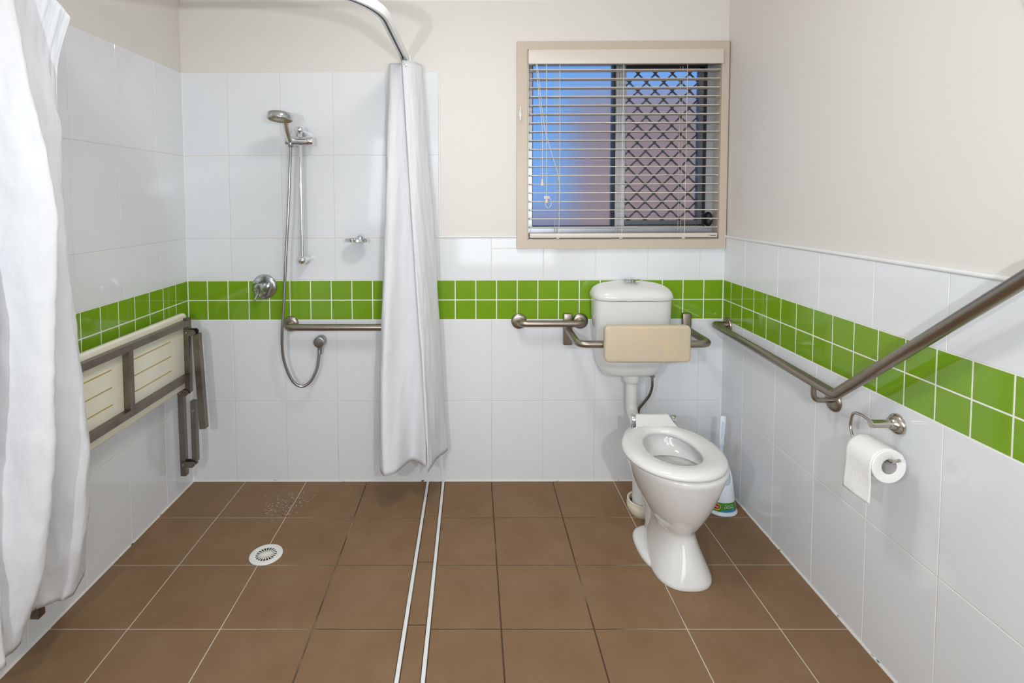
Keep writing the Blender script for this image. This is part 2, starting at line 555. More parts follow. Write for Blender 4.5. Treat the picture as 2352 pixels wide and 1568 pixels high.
# left wall
ly = [-y for y in run(0.2224, TP, 0.0, -YF)][::-1]
tiles(wall_left, FL, ly, ZL, 'white_wall_tile', M['tile'], 0.0022, 'white_tile')
tiles(wall_left, FL, ly, [ZG[2], ZT], 'white_wall_tile', M['tile'], 0.0022, 'white_tile')
lsh = [y for y in ly if y > -1.5]
tiles(wall_left, FL, lsh, [ZT, 1.5949, 1.988], 'white_wall_tile', M['tile'], 0.0022, 'white_tile')
tiles(wall_left, FL, [-y for y in run(0.1040, 0.1, 0.0, -YF)][::-1], ZG, 'green_wall_tile', M['green'], 0.004, 'green_tile')
mb = MB()
mb.add(box(-0.0049, -0.0012, YF, 0, 0, ZG[0] - 0.001)).add(box(-0.0049, -0.0012, YF, 0, ZG[2] + 0.001, ZT)).add(box(-0.0049, -0.0012, lsh[0], 0, ZT, 1.988))
mb.build('grout', M['grout'], wall_left, smooth=False)
mesh('grout', *box(-0.0049, -0.0010, YF, 0, ZG[0] - 0.001, ZG[2] + 0.001), M['grout_w'], wall_left, smooth=False)
# tile edge beads
def bead(name, a, b, r=0.007):
    return tag(mesh(name, *tube([a, b], r, 10), M['bead']), kind='structure')
bead('trim_4', (W, 0.0, ZT + 0.005), (W, YF, ZT + 0.005))
bead('trim_5', (SHX, 0.0005, ZT + 0.005), (AX0, 0.0005, ZT + 0.005), 0.005)
bead('trim_6', (SHX + 0.003, 0.001, ZT), (SHX + 0.003, 0.001, 1.99), 0.004)
bead('trim_7', (0.0, YF, ZT + 0.005), (0.0, lsh[0], ZT + 0.005))
# sealant lines
tag(mesh('trim_8', *tube([(0, -0.001, 0.0), (W, -0.001, 0.0)], 0.005, 8), M['seal']), kind='structure')
tag(mesh('trim_9', *tube([(0.001, 0, 0.0), (0.001, YF, 0.0)], 0.005, 8), M['seal']), kind='structure')
tag(mesh('trim_10', *tube([(W - 0.001, 0, 0.0), (W - 0.001, YF, 0.0)], 0.005, 8), M['seal']), kind='structure')
tag(mesh('trim_13', *tube([(0.001, -0.001, 0), (0.001, -0.001, 1.988)], 0.003, 8), M['grout_w']), kind='structure')
tag(mesh('trim_14', *tube([(W - 0.001, -0.001, 0), (W - 0.001, -0.001, ZT)], 0.003, 8), M['grout_w']), kind='structure')

# floor tiles
FF = ((0, 0, 0), (1, 0, 0), (0, 1, 0), (0, 0, 1))
rows = [-y for y in run(0.2989, 0.3, 0.0, -YF)][::-1]
rows2 = [-y for y in run(0.2820, 0.3, 0.0, -YF)][::-1]
S1, S2, SW = 1.1570, 1.2325, 0.0065
def ftiles(us, vs_):
    for i in range(len(us) - 1):
        for j in range(len(vs_) - 1):
            put_tile('floor_tile', floor, us[i], us[i + 1], vs_[j], vs_[j + 1], FF, 0.004, 'brown_floor_tile', M['floor'], 0.0042, 0.0008)
ftiles([0, 0.2584, 0.5584, 0.8584, S1 - SW], rows)
ftiles([S1 + SW, S2 - SW], rows2)
ftiles([S2 + SW, 1.4682, 1.7682, 2.0682, 2.3682, W], rows)
tag(mesh('trim_11', *rbox(S1 - SW, S1 + SW, YF, 0.0, -0.002, 0.006, 0.003), M['white']), kind='structure')
tag(mesh('trim_12', *rbox(S2 - SW, S2 + SW, YF, 0.0, -0.002, 0.006, 0.003), M['white']), kind='structure')

# ------------------------------------------------------------------ window
win = bpy.data.objects.new('window_1', None)
link(win, None, (2.1, 0.08, WZ0))
tag(win, kind='structure')
# architrave: four mitred boards
def mitre(name, a, b, c, d, y0, y1, m, parent):
    v = [(p[0], y, p[1]) for y in (y0, y1) for p in (a, b, c, d)]
    f = [(0, 1, 2, 3), (7, 6, 5, 4)] + [(i, (i + 1) % 4, 4 + (i + 1) % 4, 4 + i) for i in range(4)]
    return mesh(name, v, f, m, parent, smooth=False)
IX0, IX1, IZ0, IZ1 = 1.640, 2.552, 1.190, 2.084
o4 = [(AX0, AZ0), (AX1, AZ0), (AX1, AZ1), (AX0, AZ1)]
i4 = [(IX0, IZ0), (IX1, IZ0), (IX1, IZ1), (IX0, IZ1)]
for k in range(4):
    q = (k + 1) % 4
    mitre('architrave', o4[k], o4[q], i4[q], i4[k], -0.020, 0.006, M['wframe'], win)
# reveal lining
mb = MB()
L0 = 0.135
mb.add(box(WX0 - 0.005, WX0 + 0.002, -0.012, L0, WZ0, WZ1)).add(box(WX1 - 0.002, WX1 + 0.005, -0.012, L0, WZ0, WZ1))
mb.add(box(WX0, WX1, -0.012, L0, WZ0 - 0.003, WZ0 + 0.002)).add(box(WX0, WX1, -0.012, L0, WZ1 - 0.002, WZ1 + 0.004))
mb.build('reveal', M['wframe'], win, smooth=False)
GX0, GX1, GZ0, GZ1 = 1.6755, 2.514, 1.252, 2.040
# aluminium outer frame with stepped sill
mb = MB()
mb.add(box(WX0 + 0.002, GX0 - 0.004, 0.055, 0.125, WZ0 + 0.002, WZ1 - 0.002)).add(box(GX1 + 0.004, WX1 - 0.002, 0.055, 0.125, WZ0 + 0.002, WZ1 - 0.002))
mb.add(box(GX0 - 0.01, GX1 + 0.01, 0.055, 0.125, GZ1, WZ1 - 0.002))
mb.add(box(GX0 - 0.01, GX1 + 0.01, 0.050, 0.125, WZ0 + 0.002, GZ0 - 0.012)).add(box(GX0 - 0.01, GX1 + 0.01, 0.062, 0.125, GZ0 - 0.012, GZ0 - 0.002))
mb.add(box(WX0 + 0.004, WX1 - 0.004, 0.046, 0.056, WZ0 + 0.002, WZ0 + 0.024))
mb.build('window_frame', M['alu'], win, smooth=False)
mb = MB()                                                     # black glazing rubbers
MX0, MX1 = 2.0665, 2.1195
mb.add(box(GX0 - 0.005, GX0, 0.060, 0.11, GZ0 - 0.004, GZ1)).add(box(MX0 - 0.001, MX0 + 0.0105, 0.060, 0.11, GZ0 - 0.004, GZ1))
mb.add(box(GX0, MX0, 0.060, 0.11, GZ0 - 0.004, GZ0)).add(box(MX1, GX1, 0.066, 0.11, GZ0 - 0.006, GZ0 + 0.004)).add(box(MX1, GX1, 0.066, 0.11, GZ1 - 0.028, GZ1))
mb.add(box(GX1 - 0.008, GX1 + 0.005, 0.060, 0.11, GZ0 - 0.004, GZ1))
mb.build('glazing_rubber', M['black'], win, smooth=False)
sash = MB()
sash.add(box(MX0 + 0.0105, MX0 + 0.026, 0.058, 0.10, GZ0, GZ1)).add(box(MX0 + 0.026, MX0 + 0.034, 0.064, 0.10, GZ0, GZ1)).add(box(MX0 + 0.034, MX1 + 0.004, 0.056, 0.10, GZ0, GZ1))
sash.build('mullion', M['alu'], win, smooth=False)
sash = MB()
sash.add(box(GX1 - 0.030, GX1 - 0.008, 0.066, 0.10, GZ0, GZ1 - 0.02)).add(box(MX1 + 0.004, MX1 + 0.010, 0.070, 0.10, GZ0, GZ1 - 0.02))
sash.add(box(MX1, GX1 - 0.02, 0.070, 0.10, GZ0 + 0.004, GZ0 + 0.024))
sash.build('sash', M['alu_k'], win, smooth=False)
mesh('pane', *box(GX0 - 0.002, MX0 + 0.002, 0.084, 0.089, GZ0 - 0.002, GZ1 + 0.002), M['glass'], win, smooth=False)
mesh('pane', *box(MX1, GX1 - 0.01, 0.080, 0.085, GZ0 + 0.006, GZ1 - 0.006), M['glass2'], win, smooth=False)
# diamond security grille standing just outside the sliding sash
gb = MB()
px_, pz_ = 0.0422, 0.0418
zt, zb = GZ1 + 0.02, GZ0 - 0.01
x = MX1 - 0.01; i = 0
xs = []
while x < GX1 + 0.03:
    xs.append(x); x += px_
nz = int((zt - zb) / pz_) + 1
for i in range(len(xs) - 1):
    for j in range(nz):
        zc = zb + j * pz_
        a = (xs[i], zc) if (i + j) % 2 == 0 else (xs[i], zc + pz_)
        b = (xs[i + 1], zc + pz_) if (i + j) % 2 == 0 else (xs[i + 1], zc)
        gb.add(bar((a[0], 0.0945, a[1]), (b[0], 0.0945, b[1]), 0.0070, 0.005, (0, 0, 1)))
        if (i + j) % 2 == 0:
            gb.add(box(xs[i] - 0.006, xs[i] + 0.006, 0.0915, 0.0975, zc - 0.009, zc + 0.009))
grille = gb.build('security_grille', M['alu_d'], win, smooth=False)
grille['label'] = 'dark diamond security mesh'
# black sash lock
lk = mesh('lock', *loft([circle((2.530, y, 1.283), (1, 0, 0), (0, 0, 1), 0.018 * s, 24, 0.036 * s) for y, s in ((0.060, 1), (0.042, 1), (0.036, 0.9), (0.032, 0.7))]), M['black'], win)
mesh('keyhole', *lathe((2.536, 0.0322, 1.286), (0, -1, 0), [(0, 0.006), (0.0015, 0.006), (0.0015, 0.0035), (0, 0.0035)], 16, False, False), M['chrome'], lk)

# ------------------------------------------------------------------ outside
tag(mesh('neighbour_wall', *box(2.20, 6.5, 1.7, 1.9, -0.3, 2.22), M['brick'], smooth=False), 'reddish brown wall showing blurred through the right window pane', 'wall')
tag(mesh('garden_wall', *box(0.2, 2.20, 2.2, 2.35, -0.3, 1.25), M['brick'], smooth=False), 'low reddish wall showing blurred through the bottom of the left window pane', 'wall')
tag(mesh('outside_ground', *box(-12, 14, 0.2, 22, -0.4, -0.3), M['ground'], smooth=False), kind='structure')

# ------------------------------------------------------------------ venetian blind
BX0, BX1 = 1.652, 2.543
blind = thing('venetian_blind', (2.1, 0.0, 1.20), 'cream venetian blind with open slats hanging in the window', 'blind')
mesh('valance', *rbox(1.642, 2.552, -0.038, -0.0225, 2.0125, 2.0800, 0.0035, 2), M['blind'], blind)
mesh('headrail', *rbox(1.650, 2.548, -0.0223, 0.028, 2.020, 2.0765, 0.0025, 2), M['blind'], blind)
NS = 19
slat_me = None
for k in range(NS):
    z = 1.9885 - k * (1.9885 - 1.2480) / (NS - 1)
    if slat_me is None:
        prof = [(-0.0235, -0.0015), (-0.0240, -0.0010), (-0.0240, 0.0016), (-0.0235, 0.0021), (0.0245, 0.0021), (0.0250, 0.0016), (0.0250, -0.0010), (0.0245, -0.0015)]
        rings = [[(x, a, c) for a, c in prof] for x in (BX0, BX1)]
        so = mesh('slat', *loft(rings), M['blind'], blind)
        slat_me = so.data
        base = WLOC[so.name].copy()
        so.location = base + Vector((0, 0, z)) - WLOC[blind.name]
    else:
        o = bpy.data.objects.new('slat', slat_me)
        link(o, blind, base + Vector((0, 0, z)))
br = mesh('bottom_rail', *rbox(BX0, BX1 - 0.001, -0.027, 0.024, 1.1985, 1.2205, 0.003, 2), M['blind'], blind)
for xl in (1.7905, 2.0895, 2.387):
    mb = MB()
    for yy in (-0.0245, 0.0262):
        mb.add(tube([(xl + random.uniform(-.002, .002), yy, 2.014), (xl + random.uniform(-.003, .003), yy, 1.6), (xl, yy, 1.206)], 0.0011, 6))
    mb.build('ladder_cord', M['cord'], blind)
    mesh('lift_cord', *tube([(xl - 0.012, 0.0275, 2.014), (xl - 0.012, 0.0275, 1.21)], 0.0011, 6), M['cord'], blind)
    mesh('cord_button', *lathe((xl - 0.004, -0.022, 1.1985), (0, 0, -1), [(0, 0.008), (0.003, 0.008), (0.004, 0.006)], 14), M['cord'], blind)
# pull cords hanging at the left, with tassels
mesh('pull_cord', *tube(spline([(1.679, -0.036, 2.012), (1.692, -0.038, 1.86), (1.708, -0.038, 1.70), (1.709, -0.038, 1.475)], 6), 0.0013, 6), M['cord'], blind)
mesh('pull_cord', *tube(spline([(1.727, -0.036, 2.012), (1.728, -0.038, 1.7), (1.729, -0.038, 1.395)], 6), 0.0015, 6), M['cord'], blind)
mesh('pull_cord', *tube(spline([(1.684, -0.0365, 2.012), (1.715, -0.039, 1.74), (1.745, -0.039, 1.62), (1.789, -0.030, 1.475), (1.790, -0.028, 1.36)], 6), 0.0013, 6), M['cord'], blind)
tas = [(0, 0.003), (0.001, 0.0055), (0.008, 0.0045), (0.016, 0.0055), (0.024, 0.0085), (0.031, 0.0085), (0.032, 0.006)]
mesh('tassel', *lathe((1.709, -0.038, 1.478), (0, 0, -1), tas, 16), M['cord'], blind)
mesh('tassel', *lathe((1.7285, -0.038, 1.396), (0, 0, -1), tas, 16), M['cord'], blind)
# clear cord safety clip by the tassels
clip = MB()
clip.add(tube([Vector((1.737 + 0.014 * math.cos(t), -0.040, 1.368 + 0.026 * math.sin(t))) for t in [2 * math.pi * k / 24 for k in range(25)]], 0.0022, 8, False))
clip.add(rbox(1.716, 1.744, -0.0425, -0.0375, 1.384, 1.398, 0.0015, 1))
clip.build('cord_clip', M['clear'], blind)
# tiny maker's mark on the bottom rail
mk = MB()
mk.add(bar((2.497, -0.0275, 1.2125), (2.501, -0.0275, 1.206), 0.002, 0.0008, (1, 0, 0)))
mk.build('printed_mark', M['lab_yellow'], br, smooth=False)
mk = MB()
mk.add(bar((2.501, -0.0275, 1.206), (2.506, -0.0275, 1.2125), 0.002, 0.0008, (1, 0, 0)))
mk.build('printed_mark', M['lab_green'], br, smooth=False)
mk = MB()
for k in range(10):
    mk.add(box(2.510 + k * 0.0025, 2.5118 + k * 0.0025, -0.0278, -0.0268, 1.2070, 1.2070 + (0.0028 if k % 3 else 0.0036)))
mk.build('printed_mark', M['dark'], br, smooth=False)
# clear cleat screwed to the left architrave
cl = thing('cord_cleat', (1.606, -0.02, 1.784), 'clear plastic cord cleat screwed to the left window architrave', 'cleat')
cm = MB()
cm.add(rbox(1.600, 1.612, -0.030, -0.020, 1.772, 1.796, 0.003))
cm.add(tube(spline([(1.606, -0.028, 1.790), (1.606, -0.034, 1.802), (1.606, -0.036, 1.816)], 5), [0.004] * 5 + [0.0035] * 5 + [0.0025], 8))
cm.add(tube(spline([(1.606, -0.028, 1.778), (1.606, -0.034, 1.766), (1.606, -0.036, 1.752)], 5), [0.004] * 5 + [0.0035] * 5 + [0.0025], 8))
cm.build('body', M['white'], cl)
mesh('screw', *lathe((1.606, -0.030, 1.784), (0, -1, 0), [(0, 0.003), (0.001, 0.003), (0.0015, 0.002)], 12), M['chrome_d'], cl)

# ------------------------------------------------------------------ toilet
TX = 2.128
pan = thing('toilet_pan', (TX, -0.56, 0.0), 'white ceramic toilet pan with raised seat ring standing on brown tiles', 'toilet')
PX = 2.141            # pan axis; the loose seat sits a little to the left
prof = [  # z, half width, front y, back y, widest y, exponent, x
    (0.000, 0.104, -0.738, -0.400, -0.610, 2.5, 2.150),
    (0.006, 0.106, -0.740, -0.398, -0.610, 2.5, 2.150),
    (0.014, 0.104, -0.737, -0.400, -0.610, 2.5, 2.150),
    (0.040, 0.094, -0.728, -0.405, -0.600, 2.4, 2.150),
    (0.080, 0.079, -0.712, -0.405, -0.585, 2.3, 2.150),
    (0.115, 0.069, -0.697, -0.400, -0.570, 2.2, 2.149),
    (0.145, 0.064, -0.683, -0.390, -0.560, 2.2, 2.148),
    (0.160, 0.066, -0.680, -0.380, -0.555, 2.2, 2.147),
    (0.172, 0.072, -0.688, -0.370, -0.555, 2.2, 2.146),
    (0.190, 0.084, -0.703, -0.355, -0.555, 2.15, 2.145),
    (0.225, 0.104, -0.727, -0.340, -0.560, 2.1, 2.144),
    (0.270, 0.126, -0.752, -0.325, -0.565, 2.1, 2.143),
    (0.320, 0.147, -0.773, -0.312, -0.570, 2.1, 2.142),
    (0.370, 0.165, -0.789, -0.303, -0.573, 2.1, PX),
    (0.400, 0.175, -0.798, -0.300, -0.575, 2.1, PX),
    (0.413, 0.178, -0.801, -0.300, -0.575, 2.1, PX),
    (0.421, 0.175, -0.798, -0.303, -0.575, 2.1, PX),
    (0.424, 0.166, -0.789, -0.312, -0.575, 2.1, PX),
    (0.424, 0.122, -0.748, -0.416, -0.590, 2.1, PX),
    (0.418, 0.118, -0.745, -0.421, -0.590, 2.1, PX),
    (0.405, 0.118, -0.745, -0.425, -0.590, 2.1, PX),
    (0.388, 0.120, -0.748, -0.432, -0.590, 2.1, PX),
    (0.372, 0.120, -0.748, -0.442, -0.590, 2.1, PX),
    (0.362, 0.116, -0.742, -0.462, -0.590, 2.1, PX),
    (0.359, 0.113, -0.738, -0.466, -0.590, 2.1, PX),
    (0.355, 0.116, -0.742, -0.460, -0.590, 2.1, PX),
    (0.345, 0.114, -0.740, -0.462, -0.590, 2.1, PX),
    (0.310, 0.104, -0.728, -0.468, -0.590, 2.1, PX),
    (0.270, 0.086, -0.695, -0.490, -0.590, 2.1, PX),
    (0.230, 0.060, -0.650, -0.520, -0.585, 2.1, PX),
]
mesh('bowl', *loft([egg(x_, z, a, yf, yb, yc, n, 56) for z, a, yf, yb, yc, n, x_ in prof], True, True), M['ceramic'], pan, angle=60)
mesh('water', *loft([egg(PX, z, a, yf, yb, -0.590, 2.1, 40) for z, a, yf, yb in ((0.289, 0.0945, -0.710, -0.474), (0.290, 0.0950, -0.7105, -0.4735))]), M['water'], pan)
# side web and foot flange behind the pedestal (carries the floor screws)
fl_ = MB()
fl_.add(loft([egg(PX - 0.008, z, a, yf, yb, -0.50, 2.6, 40) for z, a, yf, yb in ((0.0, 0.108, -0.66, -0.375), (0.010, 0.110, -0.665, -0.370), (0.018, 0.104, -0.655, -0.378), (0.024, 0.085, -0.63, -0.395))]))
fl_.build('foot_flange', M['ceramic'], pan, angle=60)
tr = MB()
tr.add(loft([egg(PX - 0.002, z, a, yf, yb, yc, 2.3, 32) for z, a, yf, yb, yc in ((0.010, 0.062, -0.55, -0.375, -0.46), (0.06, 0.055, -0.53, -0.372, -0.45), (0.13, 0.052, -0.50, -0.330, -0.41), (0.20, 0.055, -0.50, -0.285, -0.38), (0.26, 0.062, -0.50, -0.262, -0.38), (0.31, 0.066, -0.50, -0.270, -0.38))]))
tr.build('trapway', M['ceramic'], pan, angle=60)
for (sx, sy, mm) in ((2.0600, -0.520, 'chrome_d'), (2.0610, -0.615, 'white')):
    for sgn in (-1, 1):
        xx = sx if sgn < 0 else 2 * (PX - 0.008) - sx
        mesh('screw_cap', *lathe((xx, sy, 0.017), (0, 0, 1), [(0, 0.0075), (0.006, 0.0065), (0.008, 0.004)], 14), M[mm], pan)
mesh('outlet_spigot', *lathe((TX + 0.004, -0.262, 0.030), (0, 0, 1), [(0, 0.050), (0.12, 0.050), (0.17, 0.052), (0.21, 0.045)], 28), M['ceramic'], pan)
# seat ring
def sring(k, z):     # k=0 inner edge ... 1 outer edge
    a = 0.098 + (0.182 - 0.098) * k
    yf = -0.722 + (-0.803 + 0.722) * k
    yb = -0.440 + (-0.378 + 0.440) * k
    yc = -0.600
    return egg(TX, z, a, yf, yb, yc, 2.05, 64)
sp = [(0.06, 0.4285), (0.0, 0.434), (0.0, 0.440), (0.03, 0.4455), (0.09, 0.4500), (0.22, 0.4545), (0.45, 0.4570), (0.70, 0.4555), (0.88, 0.4500), (0.97, 0.4430), (1.0, 0.4360), (0.985, 0.4290), (0.90, 0.4275), (0.06, 0.4285)]
seat = mesh('seat', *loft([sring(k, z) for k, z in sp], False, False), M['seatw'], pan, angle=70)
for bx_, by_ in ((-0.13, -0.50), (0.13, -0.50), (-0.12, -0.68), (0.12, -0.68)):
    mesh('buffer', *lathe((TX + bx_, by_, 0.4235), (0, 0, 1), [(0, 0.009), (0.0045, 0.009)], 12), M['white'], seat)
hb = MB()
hb.add(loft([[(TX + sx * w_, y, z) for sx, z in ((-1, z0), (-1, z1), (1, z1), (1, z0))] for y, w_, z0, z1 in ((-0.346, 0.066, 0.440, 0.474), (-0.352, 0.067, 0.436, 0.481), (-0.366, 0.068, 0.434, 0.482), (-0.395, 0.076, 0.434, 0.466), (-0.430, 0.086, 0.436, 0.452))]))
hb.build('hinge_tab', M['seatw'], seat, angle=25)
for s in (-1, 1):
    x0 = TX + s * (0.0700 if s < 0 else 0.0800)
    mesh('hinge', *lathe((x0, -0.366, 0.4625), (s, 0, 0), [(0, 0.0195), (0.016, 0.0195), (0.019, 0.0170), (0.019, 0.0)], 24), M['chrome'], seat)
    mesh('hinge_post', *lathe((x0 + s * 0.008, -0.366, 0.422), (0, 0, 1), [(0, 0.010), (0.03, 0.010)], 12), M['chrome'], seat)
# collar where the waste meets the floor
wc = thing('waste_collar', (TX + 0.004, -0.262, 0.0), 'aged white ring collar around the waste pipe behind the toilet', 'pipe collar')
mesh('ring', *lathe((TX + 0.004, -0.262, 0.0), (0, 0, 1), [(0, 0.058), (0.012, 0.066), (0.020, 0.070), (0.036, 0.073), (0.042, 0.073), (0.046, 0.071), (0.060, 0.0715), (0.063, 0.068), (0.060, 0.062), (0.02, 0.060)], 36, True, False), M['collar'], wc)
mesh('seal', *lathe((TX + 0.004, -0.262, 0.018), (0, 0, 1), [(0, 0.062), (0.02, 0.062)], 28), M['black'], wc)

# cistern
CX = 2.117
cis = thing('cistern', (CX, -0.09, 0.56), 'white ceramic cistern with domed lid mounted on the tiled wall', 'cistern')
def cring(z, a, yf, n=3.6, x=CX):
    return egg(x, z, a, yf, -0.003, -0.075, n, 64)
body = [(0.5600, 0.105, -0.120, 3.0), (0.5630, 0.120, -0.130, 3.0), (0.575, 0.134, -0.138, 3.2), (0.600, 0.146, -0.143, 3.4), (0.612, 0.1500, -0.146, 3.5), (0.622, 0.1545, -0.156, 3.6), (0.640, 0.159, -0.163, 3.6),
        (0.690, 0.166, -0.171, 3.7), (0.760, 0.172, -0.177, 3.8), (0.840, 0.176, -0.181, 3.8), (0.922, 0.178, -0.183, 3.8)]
mesh('tank', *loft([cring(*b) for b in body]), M['ceramic'], cis, angle=60)
lid = [(0.9235, 0.174, -0.178, 3.8), (0.9245, 0.182, -0.187, 3.8), (0.932, 0.1845, -0.190, 3.8), (0.944, 0.1835, -0.189, 3.7), (0.958, 0.178, -0.184, 3.5), (0.971, 0.168, -0.172, 3.2), (0.982, 0.150, -0.155, 2.9), (0.989, 0.122, -0.134, 2.6), (0.993, 0.080, -0.112, 2.4), (0.994, 0.03, -0.090, 2.2)]
lo_ = mesh('lid', *loft([cring(*b) for b in lid]), M['ceramic'], cis, angle=60)
bt = mesh('button_collar', *lathe((CX + 0.002, -0.088, 0.992), (0, 0, 1), [(0, 0.024), (0.004, 0.024), (0.005, 0.021), (0.018, 0.021)], 28), M['chrome'], lo_)
for s in (-1, 1):
    half = [(CX + 0.002 + s * 0.0006, -0.088 - 0.036), (CX + 0.002 + s * 0.0006, -0.088 + 0.036)]
    pts = [Vector((CX + 0.002 + s * (0.0006 + 0.0354 * math.sin(t)), -0.088 - 0.036 * math.cos(t), 0)) for t in [math.pi * k / 18 for k in range(19)]]
    rings = [[p + Vector((0, 0, z)) for p in pts] for z in (1.008, 1.0125)]
    rings.append([Vector((CX + 0.002, -0.088, 1.0155)) + (p - Vector((CX + 0.002, -0.088, 0))) * 0.8 for p in pts])
    mesh('flush_button', *loft(rings), M['chrome'], lo_, angle=30)

# flush pipe
fp = thing('flush_pipe', (2.126, -0.085, 0.40), 'white plastic flush pipe running from cistern down to toilet pan', 'pipe')
mesh('socket', *lathe((2.126, -0.085, 0.5615), (0, 0, -1), [(0, 0.040), (0.030, 0.039), (0.036, 0.036), (0.042, 0.030), (0.042, 0.02)], 28), M['pipe'], fp)
mesh('pipe', *tube(fillet([(2.126, -0.085, 0.535), (2.126, -0.085, 0.372), (2.128, -0.305, 0.368)], 0.06, 12), 0.0255, 24), M['pipe'], fp)
# braided supply hose
sh_ = thing('supply_hose', (2.215, -0.10, 0.36), 'thin dark braided water hose under the right of the cistern', 'hose')
mesh('nut', *lathe((2.218, -0.10, 0.562), (0, 0, -1), [(0, 0.0115), (0.012, 0.0115), (0.012, 0.0065), (0.030, 0.0065)], 6), M['chrome_p'], sh_)
mesh('braid', *tube(spline([(2.218, -0.10, 0.535), (2.219, -0.095, 0.50), (2.211, -0.080, 0.455), (2.188, -0.065, 0.412), (2.170, -0.055, 0.375), (2.178, -0.045, 0.31), (2.200, -0.030, 0.255)], 8), 0.0062, 12), M['frame'], sh_)
mesh('stop_valve', *lathe((2.205, 0.0, 0.245), (0, -1, 0), [(0, 0.025), (0.004, 0.025), (0.006, 0.011), (0.035, 0.011)], 20), M['chrome'], sh_)

# backrest behind the toilet
bk_ = thing('padded_back_support', (2.12, 0.0, 0.755), 'beige padded toilet backrest on a bent steel frame in front of the cistern', 'backrest')
for x in (1.8365, 2.4080):
    mesh('wall_bracket', *rbox(x - 0.0215, x + 0.0215, -0.024, 0.0, 0.680, 0.834, 0.006, 3), M['steel'], bk_)
mesh('bar', *tube(fillet([(1.8365, -0.015, 0.757), (1.8365, -0.272, 0.755), (2.408, -0.272, 0.755), (2.408, -0.015, 0.757)], 0.045, 10), 0.0158, 20), M['steel'], bk_)
def padloft(rr, y0, y1, x0, x1, z0, z1, r):
    rings = []
    for y, ins in ((y0, 0.006), (y0 - 0.004, 0.0015), (y0 - 0.008, 0.0), (y1 + 0.010, 0.0), (y1 + 0.005, 0.0015), (y1 + 0.0015, 0.005), (y1, 0.011)):
        rings.append([(a, y, b) for a, b in rrect(x0 + ins, x1 - ins, z0 + ins, z1 - ins, max(r - ins, 0.004))])
    return loft(rings)
mesh('pad', *padloft(0, -0.290, -0.325, 1.939, 2.305, 0.689, 0.847, 0.020), M['pad'], bk_, angle=50)
mesh('pad_mount', *rbox(2.02, 2.22, -0.291, -0.255, 0.735, 0.775, 0.004), M['steel'], bk_)

# grab rails -------------------------------------------------------
def flange(name, c, d, parent, r=0.038):
    return mesh(name, *lathe(c, d, [(0, r), (0.004, r), (0.009, r * 0.92), (0.012, r * 0.72), (0.013, r * 0.55)], 32), M['steel'], parent)
g1 = thing('grab_rail', (1.75, 0, 0.795), 'short horizontal steel grab rail on the wall left of the cistern', 'grab rail', 'grab rails')
mesh('bar', *tube(fillet([(1.603, -0.008, 0.794), (1.603, -0.072, 0.797), (1.899, -0.072, 0.797), (1.899, -0.008, 0.794)], 0.04, 10), 0.0155, 20), M['steel'], g1)
flange('flange', (1.603, 0, 0.794), (0, -1, 0), g1); flange('flange', (1.899, 0, 0.794), (0, -1, 0), g1)
g2 = thing('grab_rail', (0.8, 0, 0.783), 'long horizontal steel grab rail in the shower disappearing behind the curtain', 'grab rail', 'grab rails')
mesh('bar', *tube(fillet([(0.497, -0.008, 0.783), (0.497, -0.072, 0.782), (1.06, -0.072, 0.781), (1.06, -0.008, 0.783)], 0.04, 10), 0.0158, 20), M['steel'], g2)
flange('flange', (0.497, 0, 0.783), (0, -1, 0), g2); flange('flange', (1.06, 0, 0.783), (0, -1, 0), g2)
g3 = thing('grab_rail', (W, -0.80, 0.71), 'long angled steel grab rail on the right wall rising towards the camera', 'grab rail', 'grab rails')
gx = W - 0.070
mesh('bar', *tube(fillet([(W - 0.008, -0.055, 0.785), (gx, -0.060, 0.790), (gx, -0.902, 0.768), (gx, -1.50, 1.256), (gx, -1.78, 1.36), (W - 0.008, -1.80, 1.37)], [0.030, 0.028, 0.10, 0.03], 10), 0.0162, 20), M['steel'], g3)
flange('flange', (W, -0.055, 0.785), (-1, 0, 0), g3); flange('flange', (W, -1.80, 1.37), (-1, 0, 0), g3)
flange('flange', (W, -0.797, 0.710), (-1, 0, 0), g3)
mesh('bracket_arm', *tube(fillet([(gx, -0.797, 0.765), (gx, -0.797, 0.710), (W - 0.006, -0.797, 0.710)], 0.024, 8), 0.0085, 14), M['steel'], g3)

# toilet roll holder
rh = thing('toilet_roll_holder', (W, -1.063, 0.744), 'satin nickel toilet roll holder with curved wire arm on the right wall', 'roll holder')
mesh('wall_plate', *lathe((W, -1.063, 0.744), (-1, 0, 0), [(0, 0.029), (0.005, 0.029), (0.009, 0.027), (0.012, 0.021), (0.020, 0.0185), (0.024, 0.013), (0.028, 0.0125)], 32), M['nickel'], rh)
mesh('arm', *lathe((W - 0.022, -1.063, 0.745), (-1, 0, 0), [(0, 0.0115), (0.056, 0.0115), (0.057, 0.0105)], 24), M['nickel'], rh)
ax = W - 0.080
mesh('wire', *tube(fillet([(ax + 0.008, -1.060, 0.747), (ax + 0.002, -1.030, 0.756), (ax, -0.995, 0.752), (ax, -0.985, 0.705), (ax - 0.003, -1.002, 0.676), (ax - 0.004, -1.150, 0.6770), (ax - 0.004, -1.175, 0.694)], [0.03, 0.03, 0.03, 0.02, 0.012], 8), 0.0042, 14), M['nickel'], rh)
